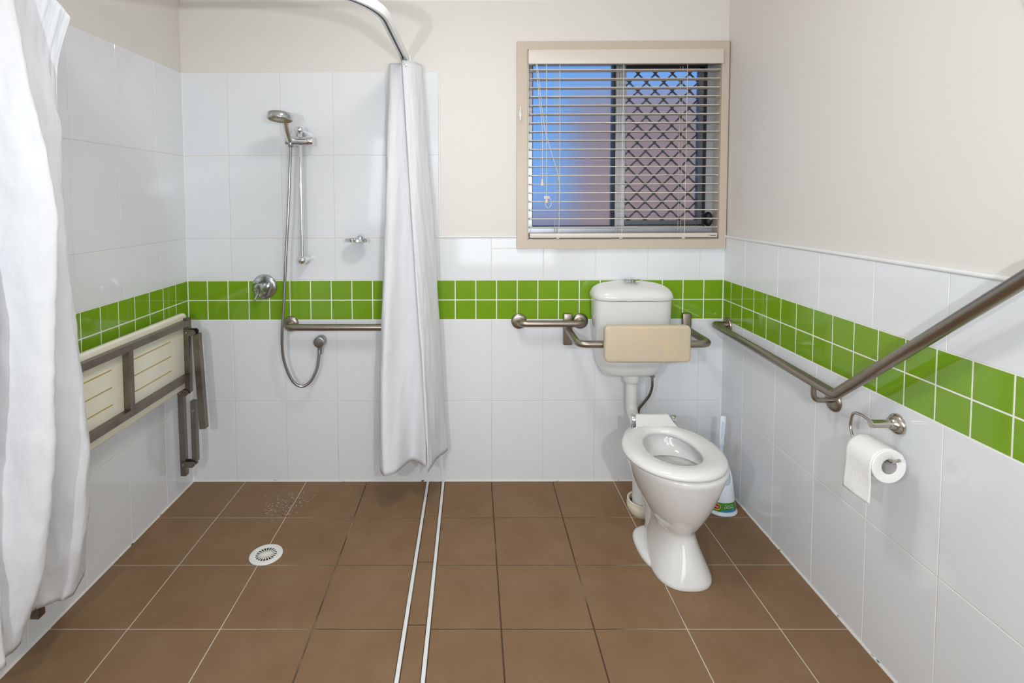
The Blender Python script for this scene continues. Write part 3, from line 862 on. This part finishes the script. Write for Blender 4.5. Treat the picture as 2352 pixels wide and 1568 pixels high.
# toilet roll
RX, RZ, RR = W - 0.084, 0.660, 0.0465
roll = thing('toilet_roll', (RX, -1.09, RZ), 'white toilet paper roll with a hanging sheet on the nickel holder', 'toilet roll')
Y0r, Y1r = -1.143, -1.040
rp = [(0.0215, Y0r + 0.0015), (0.0235, Y0r), (RR - 0.002, Y0r), (RR, Y0r + 0.002), (RR, Y1r - 0.002), (RR - 0.002, Y1r), (0.0235, Y1r), (0.0215, Y1r - 0.0015), (0.0215, Y0r + 0.0015)]
mesh('paper', *loft([circle((RX, y, RZ), (1, 0, 0), (0, 0, 1), r, 48) for r, y in rp], False, False), M['paper'], roll)
mesh('core', *loft([circle((RX, y, RZ), (1, 0, 0), (0, 0, 1), r, 36) for r, y in ((0.0214, Y0r + 0.001), (0.0214, Y1r - 0.001), (0.0205, Y1r - 0.001), (0.0205, Y0r + 0.001), (0.0214, Y0r + 0.001))], False, False), M['card'], roll)
v = []; f = []; nu, nv = 12, 22
for j in range(nv + 1):
    for i in range(nu + 1):
        y = Y0r + 0.002 + (Y1r - Y0r - 0.004) * i / nu
        s = j / nv
        if s < 0.35:
            a = math.radians(20 + 160 * s / 0.35)
            x = RX + (RR + 0.0012) * math.cos(a); z = RZ + (RR + 0.0012) * math.sin(a)
        else:
            q = (s - 0.35) / 0.65
            x = RX - RR - 0.0012 + 0.004 * math.sin(q * 3 + i * 0.2) * q - 0.002 * q
            z = RZ - q * 0.106
        n_ = noise.noise(Vector((y * 60, z * 60, 3)))
        v.append((x - 0.0006 - 0.0012 * abs(n_), y, z))
for j in range(nv):
    for i in range(nu):
        a = j * (nu + 1) + i
        f.append((a, a + 1, a + nu + 2, a + nu + 1))
sheet = mesh('loose_sheet', v, f, M['paper'], roll, angle=80)
sm = sheet.modifiers.new('thickness', 'SOLIDIFY'); sm.thickness = 0.0006

# toilet brush and its holder ---------------------------------------
HX, HY = 2.484, -0.225
hold = thing('brush_holder', (HX, HY, 0), 'pale blue plastic toilet brush holder with a green label behind the toilet', 'brush holder')
def hz(z):
    def g(y):
        t = min(max((y - (HY - 0.045)) / 0.085, 0), 1)
        return z + 0.075 * t * t * (3 - 2 * t)
    return g
def hring(z, a, b, zf=None): return egg(HX, z, a, HY - b, HY + b, HY, 2.2, 44, zf)
rings = [hring(0, 0.068, 0.074), hring(0.004, 0.070, 0.076), hring(0.008, 0.068, 0.074), hring(0.012, 0.0635, 0.070), hring(0.016, 0.063, 0.069), hring(0.060, 0.0585, 0.063), hring(0.095, 0.0545, 0.058),
         hring(0.115, 0.050, 0.052, hz(0.118)), hring(0.12, 0.046, 0.048, hz(0.124)), hring(0.12, 0.042, 0.044, hz(0.123)), hring(0.12, 0.041, 0.042, lambda y: 0.112), hring(0.1, 0.030, 0.03, lambda y: 0.110)]
mesh('tub', *loft(rings), M['bluish'], hold, angle=50)
# printed label band wrapped round the tub
def on_tub(ang, z, off=0.0006):
    k = (z - 0.016) / (0.060 - 0.016)
    a = 0.063 + (0.0585 - 0.063) * k + off; b = 0.069 + (0.063 - 0.069) * k + off
    c, s = math.cos(ang), math.sin(ang)
    return Vector((HX + a * math.copysign(abs(c) ** (2 / 2.2), c), HY + b * math.copysign(abs(s) ** (2 / 2.2), s), z))
def band(name, a0, a1, z0, z1, off, m, parent, zt=None, seg=24):
    v = []; f = []
    for i in range(seg + 1):
        a = math.radians(a0 + (a1 - a0) * i / seg)
        zt_ = z1 if zt is None else zt(i / seg)
        for o_ in (off, off - 0.0006):
            v += [on_tub(a, z0, o_), on_tub(a, zt_, o_)]
    for i in range(seg):
        p, q = i * 4, (i + 1) * 4
        f += [(p, q, q + 1, p + 1), (p + 1, q + 1, q + 3, p + 3), (p + 2, p + 3, q + 3, q + 2), (p, p + 2, q + 2, q)]
    return mesh(name, v, f, m, parent)
label = band('label', 190, 334, 0.0165, 0.0555, 0.0008, M['lab_green'], hold)
band('label_panel', 250, 308, 0.0172, 0.028, 0.0011, M['lab_blue'], label, lambda t: 0.0225 + 0.008 * t)
band('label_panel', 318, 330, 0.030, 0.050, 0.0011, M['lab_lime'], label)
def disc_on_tub(name, a0, z0, ra, rz, off, m, parent):
    v = [on_tub(math.radians(a0), z0, off)]
    for k in range(28):
        t = 2 * math.pi * k / 28
        v.append(on_tub(math.radians(a0 + ra * math.cos(t)), z0 + rz * math.sin(t), off))
    f = [(0, 1 + k, 1 + (k + 1) % 28) for k in range(28)]
    return mesh(name, v, f, m, parent)
disc_on_tub('label_logo', 229, 0.0375, 21, 0.0155, 0.0011, M['lab_lime'], label)
disc_on_tub('label_logo', 229, 0.0375, 18, 0.0115, 0.0014, M['lab_red'], label)
def text_on_tub(txt, a_mid, z0, size, off, m, parent):
    cu = bpy.data.curves.new('lettering', 'FONT'); cu.body = txt; cu.size = size; cu.align_x = 'CENTER'; cu.resolution_u = 2
    tmp = bpy.data.objects.new('lettering_tmp', cu); col.objects.link(tmp)
    dg = bpy.context.evaluated_depsgraph_get()
    me = bpy.data.meshes.new_from_object(tmp.evaluated_get(dg))
    v = []
    for p in me.vertices:
        v.append(on_tub(math.radians(a_mid) + p.co.x / 0.066, z0 + p.co.y, off))
    f = [tuple(q.vertices) for q in me.polygons]
    bpy.data.objects.remove(tmp); bpy.data.curves.remove(cu); bpy.data.meshes.remove(me)
    return mesh('lettering', v, f, m, parent, smooth=False)
text_on_tub('Sabco', 229, 0.0335, 0.0125, 0.0018, M['lab_white'], label)
text_on_tub('Toilet Tub', 281, 0.0425, 0.0088, 0.0014, M['lab_white'], label)
text_on_tub('& Rim Brush', 281, 0.0335, 0.0088, 0.0014, M['lab_white'], label)

brush = thing('toilet_brush', (HX, HY, 0.11), 'pale blue toilet brush with looped handle standing in its holder', 'brush')
bp0, bp1 = Vector((HX - 0.010, HY - 0.005, 0.10)), Vector((2.486, -0.240, 0.418))
dirb = (bp1 - bp0).normalized()
mesh('stem', *tube([bp0, bp0 + dirb * 0.08, bp0 + dirb * 0.20], [0.010, 0.009, 0.0085], 16), M['blue'], brush)
grip = []
side = Vector((1, 0, 0)); dep = dirb.cross(side).normalized()
for h, a, b in ((0.185, 0.0085, 0.007), (0.195, 0.0125, 0.008), (0.205, 0.0125, 0.008), (0.212, 0.0105, 0.007), (0.26, 0.0125, 0.007), (0.305, 0.0135, 0.0065), (0.318, 0.0125, 0.006), (0.324, 0.008, 0.004)):
    grip.append(circle(bp0 + dirb * h, side, dep, a, 20, b))
mesh('handle', *loft(grip), M['bluish'], brush)
mesh('handle_slot', *obox(bp0 + dirb * 0.262 - dep * 0.0 + Vector((-0.003, -0.0075, 0)), (0.0035, 0.0012, 0.036), (side, dep, dirb)), M['blue'], brush, smooth=False)
mesh('brush_head', *lathe((HX - 0.012, HY - 0.004, 0.106), (0, 0, 1), [(0, 0.034), (0.008, 0.034), (0.014, 0.024), (0.017, 0.012)], 24), M['bluish'], brush)

# ------------------------------------------------------------------ shower fittings
sr = thing('shower_rail', (0.58, 0, 1.40), 'chrome vertical shower rail with sliding bracket on the tiled wall', 'shower rail')
for zc in (1.707, 1.101):
    b_ = MB()
    b_.add(lathe((0.580, 0, zc), (0, -1, 0), [(0, 0.0190), (0.045, 0.0185), (0.055, 0.0180), (0.070, 0.0180)], 28))
    b_.add(lathe((0.580, -0.070, zc), (0, -1, 0), [(0.0, 0.0192), (0.006, 0.0185), (0.012, 0.0155), (0.016, 0.0105), (0.0185, 0.004)], 28))
    b_.build('bracket', M['chrome'], sr)
mesh('rail', *tube([(0.580, -0.068, 1.712), (0.580, -0.068, 1.098)], 0.0092, 20), M['chrome'], sr)
sl = mesh('slider', *lathe((0.515, -0.068, 1.655), (1, 0, 0), [(0, 0.018), (0.001, 0.0200), (0.095, 0.0200), (0.096, 0.0185), (0.098, 0.0185)], 28), M['chrome'], sr)
mesh('knob', *lathe((0.613, -0.068, 1.655), (1, 0, 0), [(0, 0.0210), (0.026, 0.0210), (0.028, 0.0195)], 28), M['chrome'], sl)

hs = thing('hand_shower', (0.54, -0.12, 1.64), 'chrome hand shower head with amber nozzles clipped on the rail', 'shower head')
hc = Vector((0.5345, -0.196, 1.752)); hn = Vector((-0.05, -0.13, -0.98)).normalized()
h0 = Vector((0.5400, -0.082, 1.650)); h1 = hc - hn * 0.004 + Vector((0.004, 0.045, -0.004))
hp = spline([h0, h0.lerp(h1, 0.5) + Vector((0, -0.004, -0.002)), h1, hc - hn * 0.006], 6)
mesh('handle', *tube(hp, [0.0130 + 0.0055 * math.sin(min(1, k / 12) * 1.6) for k in range(len(hp))], 20), M['chrome'], hs)
hd = mesh('head', *lathe(hc, hn, [(-0.016, 0.010), (-0.015, 0.040), (-0.012, 0.0500), (-0.008, 0.0535), (0.012, 0.0550), (0.016, 0.0540), (0.018, 0.0510), (0.016, 0.048)], 44), M['chrome_d'], hs)
mesh('face', *lathe(hc, hn, [(0.010, 0.049), (0.0165, 0.049), (0.017, 0.028), (0.0185, 0.026), (0.0185, 0.001)], 40), M['pearl'], hd)
nz_ = MB()
d_, u_, v_ = basis(hn)
for rr_, cnt in ((0.031, 22), (0.0385, 26), (0.045, 30)):
    for k in range(cnt):
        a = 2 * math.pi * (k + 0.5 * (rr_ > 0.035)) / cnt
        c_ = hc + d_ * 0.016 + u_ * rr_ * math.cos(a) + v_ * rr_ * math.sin(a)
        nz_.add(loft([circle(c_ + d_ * h, u_, v_, r_, 6) for h, r_ in ((0, 0.0021), (0.0045, 0.0015))], False, True))
no = nz_.build('nozzles', M['nozzle'], hd, smooth=False)
no['kind'] = 'stuff'
# ribbed hose
hosep = spline([(0.5400, -0.084, 1.636), (0.5400, -0.092, 1.56), (0.5316, -0.10, 1.3612), (0.5174, -0.102, 1.1597), (0.5039, -0.108, 0.9176), (0.4935, -0.112, 0.7748), (0.4930, -0.103, 0.650), (0.522, -0.09, 0.5458), (0.563, -0.08, 0.5030), (0.6056, -0.07, 0.5198), (0.6368, -0.06, 0.5800), (0.6462, -0.053, 0.645), (0.6462, -0.050, 0.668)], 40)
mesh('hose', *tube(hosep, [0.0074 if k % 2 else 0.0062 for k in range(len(hosep))], 12), M['hose'], hs, angle=180)
mesh('hose_nut', *lathe((0.5400, -0.083, 1.648), (0, -0.02, -1), [(0, 0.0125), (0.018, 0.0115), (0.022, 0.009)], 20), M['chrome_p'], hs)
wo = thing('hose_outlet', (0.6445, 0, 0.70), 'grey round wall elbow where the shower hose plugs in', 'hose outlet')
mesh('body', *lathe((0.6440, 0, 0.703), (0, -1, 0), [(0, 0.0265), (0.046, 0.0262), (0.049, 0.0250), (0.050, 0.022)], 36), M['chrome_p'], wo)
mesh('spout', *lathe((0.6455, -0.036, 0.686), (0, 0, -1), [(0, 0.0125), (0.022, 0.0115), (0.034, 0.0100), (0.042, 0.0095)], 20), M['chrome_p'], wo)

mx_ = thing('shower_mixer', (0.373, 0, 0.9646), 'round chrome shower mixer tap with pin lever on green tiles', 'tap')
mesh('plate', *lathe((0.373, 0, 0.9646), (0, -1, 0), [(0, 0.0605), (0.004, 0.0605), (0.010, 0.057), (0.013, 0.050), (0.0145, 0.025)], 44), M['chrome_d'], mx_)
bd = mesh('barrel', *lathe((0.375, -0.012, 0.9646), (-0.02, -1, 0.02), [(0, 0.0225), (0.014, 0.0225), (0.015, 0.0200), (0.018, 0.0200), (0.019, 0.0228), (0.066, 0.0228), (0.070, 0.0205), (0.071, 0.016)], 32), M['chrome_d'], mx_)
mesh('lever', *tube([(0.3715, -0.070, 0.950), (0.3655, -0.082, 0.9320), (0.3600, -0.092, 0.9130)], [0.0068, 0.0060, 0.0052], 14), M['chrome_p'], bd)

sd = thing('soap_dish', (0.838, 0, 1.195), 'small empty chrome soap dish ring on the shower wall', 'soap dish')
mesh('mount', *lathe((0.842, 0, 1.196), (0, -1, 0), [(0, 0.0225), (0.012, 0.0225), (0.022, 0.0210), (0.030, 0.0175), (0.036, 0.0110), (0.039, 0.003)], 32), M['chrome'], sd)
dr = []
for r_, z in ((0.90, 1.188), (1.0, 1.188), (1.0, 1.199), (0.90, 1.199), (0.90, 1.188)):
    dr.append([Vector((0.832 + 0.053 * r_ * math.cos(t), -0.066 + 0.040 * r_ * math.sin(t), z)) for t in [2 * math.pi * k / 48 for k in range(48)]])
mesh('ring', *loft(dr, False, False), M['chrome'], sd, angle=30)
mesh('tray', *loft([[Vector((0.832 + 0.0475 * math.cos(t), -0.066 + 0.0355 * math.sin(t), z)) for t in [2 * math.pi * k / 40 for k in range(40)]] for z in (1.1905, 1.1925)]), M['chrome_d'], sd, angle=30)

# floor drain
dc = Vector((0.5690, -0.5420, 0.0005))
dn = thing('floor_drain', tuple(dc), 'round white plastic floor drain grate in the brown shower floor', 'drain')
mesh('ring', *lathe(dc, (0, 0, 1), [(0, 0.0625), (0.002, 0.0620), (0.0032, 0.0600), (0.0030, 0.0495), (0.0022, 0.0490), (0.0022, 0.0480), (0.0030, 0.0475), (0.0028, 0.0400), (0.0010, 0.0395)], 56, False, False), M['drainw'], dn)
mesh('sump', *lathe(dc, (0, 0, 1), [(0.0004, 0.0415), (0.0008, 0.0410)], 40), M['drain_in'], dn)
hole = MB()
for k in range(20):
    a = 2 * math.pi * (k + 0.5) / 20
    hole.add(obox(dc + Vector((math.cos(a) * 0.033, math.sin(a) * 0.033, 0.0009)), (0.006, 0.0032, 0.0002), ((math.cos(a), math.sin(a), 0), (-math.sin(a), math.cos(a), 0), (0, 0, 1))))
hole.build('drain_openings', M['black'], dn, smooth=False)
gr = MB()
for k in range(20):
    a = 2 * math.pi * k / 20
    gr.add(obox(dc + Vector((math.cos(a) * 0.025, math.sin(a) * 0.025, 0.0018)), (0.0160, 0.0013, 0.0011), ((math.cos(a), math.sin(a), 0), (-math.sin(a), math.cos(a), 0), (0, 0, 1))))
gr.add(lathe(dc, (0, 0, 1), [(0.001, 0.0115), (0.0031, 0.0110), (0.0031, 0.0050), (0.0022, 0.0045), (0.0022, 0.0001)], 24))
gr.build('grate', M['drainw'], dn, angle=30)

# water drops left on the shower floor
wd = MB()
for k in range(150):
    a = random.gauss(0, 1); b = random.gauss(0, 1)
    X, Y = 0.52 + a * 0.055, -0.215 + b * 0.045
    r = random.uniform(0.0015, 0.0045)
    wd.add(loft([circle((X, Y, z * r), (1, 0, 0), (0, 1, 0), q * r, 7) for z, q in ((0.0, 1.0), (0.18, 0.85), (0.28, 0.4))]))
wd = wd.build('water_drops', M['water'])
tag(wd, 'scattered water drops on the brown shower floor tile', 'water drops', kind='stuff')

# ------------------------------------------------------------------ folding shower seat on the left wall
fs = thing('folding_shower_seat', (0.05, -0.6, 0.12), 'cream slatted shower seat on steel frame folded up against left wall', 'shower seat')
PX0, PX1 = 0.050, 0.074
rings = []
for x, ins in ((PX0, 0.004), (PX0 + 0.004, 0.0), (PX1 - 0.006, 0.0), (PX1 - 0.002, 0.003), (PX1, 0.008)):
    rings.append([(x, a, b) for a, b in rrect(-1.000 + ins, -0.150 - ins, 0.528 + ins, 0.872 - ins, 0.022)])
seatp = mesh('seat_panel', *loft(rings), M['cream'], fs, angle=50)
for zz in (0.7735, 0.7095, 0.6466):
    for (ya, yb_) in ((-0.94, -0.664), (-0.553, -0.288)):
        mesh('drain_slot', *box(PX1 - 0.0005, PX1 + 0.0008, ya, yb_, zz - 0.0022, zz + 0.0022), M['slot'], seatp, smooth=False)
def stube(name, a, b, w=0.026, t=0.026, side=(0, 0, 1)):
    return mesh(name, *bar(a, b, w, t, side), M['frame'], fs, smooth=False)
fx = PX1 + 0.0135
stube('frame_rail', (fx, -0.987, 0.838), (fx, -0.186, 0.832), 0.026)
stube('frame_rail', (fx, -0.987, 0.588), (fx, -0.186, 0.586), 0.026)
stube('frame_stile', (fx - 0.001, -0.590, 0.5990), (fx - 0.001, -0.590, 0.8245), 0.026, 0.026, (0, 1, 0))
stube('frame_stile', (fx - 0.004, -0.172, 0.512), (fx - 0.004, -0.172, 0.852), 0.026, 0.026, (0, 1, 0))
stube('frame_stile', (fx - 0.004, -1.000, 0.512), (fx - 0.004, -1.000, 0.852), 0.026, 0.026, (0, 1, 0))
# folded leg at each end: hinge brackets, upper strut and the lower leg against the wall
for ye, kx in ((-0.172, 1.0), (-1.000, 0.35)):
    y0 = ye
    stube('wall_leg', (0.052, y0 - 0.004, 0.520), (0.052, y0 + 0.004, 0.122), 0.025, 0.025, (0, 1, 0))
    stube('leg', (fx + 0.034 * kx, y0 + 0.012, 0.778), (fx + 0.062 * kx, y0 - 0.002, 0.345), 0.030, 0.028, (0, 1, 0))
    stube('strut', (fx + 0.016, y0 + 0.004, 0.470), (fx + 0.014, y0 + 0.010, 0.185), 0.026, 0.022, (0, 1, 0))
    for (xa, xb, zc, yy) in ((fx - 0.012, fx + 0.004 + 0.036 * kx, 0.786, y0 - 0.010), (0.044, fx + 0.004, 0.512, y0 - 0.016), (0.046, fx + 0.004 + 0.016 * kx - 0.012 * (1 - kx), 0.176, y0 - 0.010)):
        prf = [(xa, zc - 0.013), (xb - 0.010, zc - 0.013), (xb, zc - 0.004), (xb, zc + 0.006), (xb - 0.008, zc + 0.014), (xa, zc + 0.014)]
        for o_ in (0.0, 0.030):
            mesh('hinge_bracket', *loft([[(a, yy - 0.004 + o_, b) for a, b in prf], [(a, yy - 0.001 + o_, b) for a, b in prf]]), M['frame'], fs, smooth=False)
        mesh('bolt', *lathe((xa + 0.010, yy - 0.004, zc), (0, -1, 0), [(0, 0.0055), (0.003, 0.0050), (0.004, 0.003)], 12), M['chrome_p'], fs)
    mesh('bolt', *lathe((fx + 0.018, y0 - 0.008, 0.425), (0, -1, 0), [(0, 0.0055), (0.003, 0.0050), (0.004, 0.003)], 12), M['chrome_p'], fs)

# ------------------------------------------------------------------ curtain rail
cr = thing('curtain_rail', (0.7, -0.95, 2.03), 'white curved shower curtain track bending out from the back wall', 'curtain rail')
path = [Vector((1.068, 0.0, 0)), Vector((1.068, -0.35, 0))]
for k in range(0, 21):
    a = math.radians(-90 * k / 20)
    path.append(Vector((0.718 + 0.35 * math.cos(a), -0.60 + 0.35 * math.sin(a), 0)))
path += [Vector((0.40, -0.95, 0)), Vector((0.0, -0.95, 0))]
def sweep(path, prof):
    rings = []
    for i, p in enumerate(path):
        a = path[max(i - 1, 0)]; b = path[min(i + 1, len(path) - 1)]
        t = (b - a).normalized(); n = Vector((-t.y, t.x, 0))
        rings.append([p + n * o + Vector((0, 0, z)) for o, z in prof])
    return loft(rings)
RZ0 = 2.022
mesh('track', *sweep(path, [(-0.014, RZ0), (-0.0045, RZ0), (-0.0045, RZ0 + 0.004), (0.0045, RZ0 + 0.004), (0.0045, RZ0), (0.014, RZ0), (0.016, RZ0 + 0.003), (0.016, RZ0 + 0.032), (-0.016, RZ0 + 0.032), (-0.016, RZ0 + 0.003)]), M['white'], cr, angle=35)
mesh('slot', *sweep(path, [(-0.0047, RZ0 + 0.0002), (0.0047, RZ0 + 0.0002), (0.0047, RZ0 + 0.0042), (-0.0047, RZ0 + 0.0042)]), M['dark'], cr, angle=35)
mesh('wall_bracket', *rbox(1.045, 1.091, -0.006, 0.0049, RZ0 - 0.008, RZ0 + 0.042, 0.002), M['white'], cr)
mesh('wall_bracket', *rbox(-0.0049, 0.006, -0.973, -0.927, RZ0 - 0.008, RZ0 + 0.042, 0.002), M['white'], cr)

# ------------------------------------------------------------------ shower curtains
def cloth(name, secs, parent, nu=8, nv=90, ztop=None, zbot=None, wr=0.004, seed=0.0, m=None):
    """secs: list of (v, [(x,y)...]) control polylines from top (v=0) to hem (v=1)"""
    U = [(v_, [Vector((p[0], p[1], 0)) for p in pts]) for v_, pts in secs]
    curves = [(v_, spline(p, nu)) for v_, p in U]
    n = len(curves[0][1]); V = []; F = []
    for j in range(nv + 1):
        s = j / nv
        k = 0
        while k < len(curves) - 2 and s > curves[k + 1][0]: k += 1
        # cubic interpolation across section heights
        v0, v1 = curves[k][0], curves[k + 1][0]
        t = (s - v0) / (v1 - v0)
        km, kp = max(k - 1, 0), min(k + 2, len(curves) - 1)
        for i in range(n):
            a, b, c, d = curves[km][1][i], curves[k][1][i], curves[k + 1][1][i], curves[kp][1][i]
            ma = (c - a) / max(curves[k + 1][0] - curves[km][0], 1e-6) * (v1 - v0)
            mb_ = (d - b) / max(curves[kp][0] - curves[k][0], 1e-6) * (v1 - v0)
            t2, t3 = t * t, t * t * t
            p = b * (2 * t3 - 3 * t2 + 1) + ma * (t3 - 2 * t2 + t) + c * (-2 * t3 + 3 * t2) + mb_ * (t3 - t2)
            u = i / (n - 1)
            z0, z1 = ztop(u), zbot(u)
            z = z0 + (z1 - z0) * s
            q = Vector((u * 9 + seed, z * 2.2, seed))
            w1 = noise.noise(q) * wr * min(1, 0.25 + s * 1.4)
            q2 = Vector((u * 22 + z * 3 + seed, z * 7.0 - u * 8, seed + 5))
            w2 = noise.noise(q2) * wr * 0.45
            q3 = Vector((u * 50 - z * 6, z * 16.0 + u * 20, seed + 9))
            w3 = max(0.0, 0.28 - abs(noise.noise(q3))) * wr * 0.8
            q4 = Vector((u * 16 + z * 1.5, z * 5.0 - u * 12, seed + 13))
            w3 += max(0.0, 0.16 - abs(noise.noise(q4))) * wr * 1.6
            i0, i1 = max(i - 1, 0), min(i + 1, n - 1)
            tg = (curves[k][1][i1] - curves[k][1][i0]); nn = Vector((-tg.y, tg.x, 0))
            if nn.length > 1e-7: nn.normalize()
            V.append(p + nn * (w1 + w2 + w3) + Vector((0, 0, z)))
    for j in range(nv):
        for i in range(n - 1):
            a = j * n + i
            F.append((a, a + 1, a + n + 1, a + n))
    o = mesh(name, V, F, m or M['fabric'], parent, angle=180)
    sm = o.modifiers.new('thickness', 'SOLIDIFY'); sm.thickness = 0.0012
    return o

# curtain gathered at the back wall
sc_ = thing('shower_curtain', (1.08, -0.12, 0.18), 'white fabric shower curtain gathered on the track at the back wall', 'shower curtain', 'shower curtains')
top = [(1.068, -0.142), (1.078, -0.138), (1.108, -0.122), (1.136, -0.085), (1.150, -0.045), (1.130, -0.022), (1.080, -0.030), (1.020, -0.028), (0.995, -0.050), (1.002, -0.098), (1.030, -0.112), (1.062, -0.104), (1.090, -0.092), (1.118, -0.080)]
mid = [(1.124, -0.215), (1.134, -0.212), (1.158, -0.185), (1.186, -0.130), (1.208, -0.075), (1.180, -0.080), (1.115, -0.110), (1.030, -0.108), (0.978, -0.120), (0.984, -0.195), (1.015, -0.212), (1.060, -0.180), (1.105, -0.165), (1.150, -0.168)]
low = [(1.158, -0.252), (1.168, -0.246), (1.188, -0.205), (1.212, -0.145), (1.236, -0.070), (1.200, -0.075), (1.125, -0.108), (1.030, -0.106), (0.963, -0.130), (0.966, -0.225), (0.995, -0.262), (1.055, -0.205), (1.115, -0.182), (1.172, -0.205)]
bot = [(1.183, -0.288), (1.192, -0.262), (1.205, -0.215), (1.226, -0.145), (1.262, -0.066), (1.215, -0.050), (1.125, -0.070), (1.020, -0.075), (0.962, -0.130), (0.966, -0.250), (0.990, -0.302), (1.040, -0.280), (1.098, -0.185), (1.168, -0.252)]
mb_cur = cloth('cloth', [(0, top), (0.5, mid), (0.76, low), (1, bot)], sc_, 9, 90, lambda u: 2.006 - 0.018 * max(0, u - 0.5), lambda u: 0.193 + 0.006 * math.sin(u * 14), 0.006, 1.7)
mesh('eyelet', *lathe((1.0805, -0.139, 1.982), (0.05, -1, 0), [(0, 0.0085), (0.0015, 0.0085), (0.002, 0.0065), (0.0015, 0.0045), (0, 0.0045)], 20, False, False), M['chrome'], sc_)
mesh('hook', *tube(fillet([(1.0805, -0.141, 1.980), (1.0790, -0.142, 1.995), (1.073, -0.120, 2.015), (1.069, -0.105, 2.024)], 0.008, 5), 0.0018, 8), M['white'], sc_)
for k, yy in enumerate((-0.035, -0.06, -0.085)):
    mesh('hook', *tube([(1.068, yy, 2.024), (1.07, yy, 1.99)], 0.002, 8), M['white'], sc_)
# curtain bunched near the left wall, in front of the seat
lc = thing('shower_curtain', (0.12, -1.05, 0.16), 'white fabric shower curtain hanging at the left edge in front of the folded seat', 'shower curtain', 'shower curtains')
secs = [
    (0.00, [(0.220, -0.992), (0.185, -1.000), (0.130, -1.020), (0.090, -1.085), (0.165, -1.140), (0.120, -1.185), (0.080, -1.190), (0.120, -1.225), (0.075, -1.255), (0.010, -1.262)]),
    (0.085, [(0.172, -0.985), (0.150, -1.000), (0.120, -1.040), (0.100, -1.095), (0.195, -1.145), (0.140, -1.190), (0.095, -1.198), (0.140, -1.232), (0.080, -1.262), (0.010, -1.266)]),
    (0.18, [(0.155, -0.965), (0.170, -1.000), (0.135, -1.055), (0.110, -1.100), (0.228, -1.150), (0.155, -1.200), (0.105, -1.205), (0.155, -1.240), (0.085, -1.268), (0.010, -1.270)]),
    (0.33, [(0.140, -0.950), (0.178, -1.000), (0.150, -1.065), (0.120, -1.105), (0.280, -1.152), (0.180, -1.205), (0.115, -1.212), (0.160, -1.248), (0.090, -1.272), (0.010, -1.274)]),
    (0.50, [(0.150, -0.940), (0.200, -1.000), (0.160, -1.068), (0.125, -1.108), (0.266, -1.156), (0.160, -1.208), (0.120, -1.218), (0.205, -1.255), (0.095, -1.278), (0.010, -1.278)]),
    (0.72, [(0.155, -0.925), (0.218, -1.000), (0.165, -1.070), (0.130, -1.105), (0.245, -1.160), (0.155, -1.206), (0.125, -1.220), (0.170, -1.258), (0.100, -1.282), (0.010, -1.282)]),
    (0.88, [(0.115, -0.880), (0.196, -0.995), (0.130, -1.050), (0.105, -1.085), (0.205, -1.158), (0.140, -1.204), (0.125, -1.218), (0.160, -1.248), (0.100, -1.275), (0.010, -1.284)]),
    (1.00, [(0.070, -0.828), (0.146, -0.982), (0.095, -1.022), (0.068, -1.042), (0.127, -1.155), (0.128, -1.195), (0.130, -1.212), (0.151, -1.235), (0.090, -1.265), (0.012, -1.285)]),
]
def zt_l(u): return 1.995 - 0.080 * max(0, 1 - u / 0.20) ** 1.1
cloth('cloth', secs, lc, 14, 110, zt_l, lambda u: 0.170 + 0.006 * math.sin(u * 11), 0.011, 4.2)
for k, xx in enumerate((0.02, 0.06, 0.10)):
    mesh('hook', *tube([(xx, -0.95, 2.024), (xx, -1.00 - 0.03 * k, 1.985)], 0.002, 8), M['white'], lc)

# ------------------------------------------------------------------ unidentified white edge at the right, built as a plain panel
cb = thing('wall_panel', (W, -1.6, 1.72), 'white panel with rounded corner on right wall at top right', 'panel')
pts = rrect(-1.85, -1.3540, 1.66, 2.20, 0.20, 10)
mesh('face', *loft([[(W + 0.004 - o_, a, b) for a, b in pts] for o_ in (0.0, 0.006)]), M['white'], cb)

# ------------------------------------------------------------------ added ceiling fill light, unseen above the view
lp = thing('fill_ceiling_light', (1.30, -1.20, ZC), 'added round fill light on the ceiling, out of view', 'fill light')
mesh('base', *lathe((1.30, -1.20, ZC), (0, 0, -1), [(0, 0.17), (0.02, 0.17)], 36), M['white'], lp)
em = bpy.data.materials.new('fill_light_glow'); em.use_nodes = True
eb = em.node_tree.nodes['Principled BSDF']
eb.inputs['Base Color'].default_value = (0.9, 0.9, 0.88, 1)
eb.inputs['Emission Color'].default_value = (1.0, 0.985, 0.96, 1)
eb.inputs['Emission Strength'].default_value = 33.0
mesh('diffuser', *lathe((1.30, -1.20, ZC - 0.018), (0, 0, -1), [(0, 0.165), (0.02, 0.162), (0.045, 0.140), (0.065, 0.09), (0.072, 0.02)], 36), em, lp)
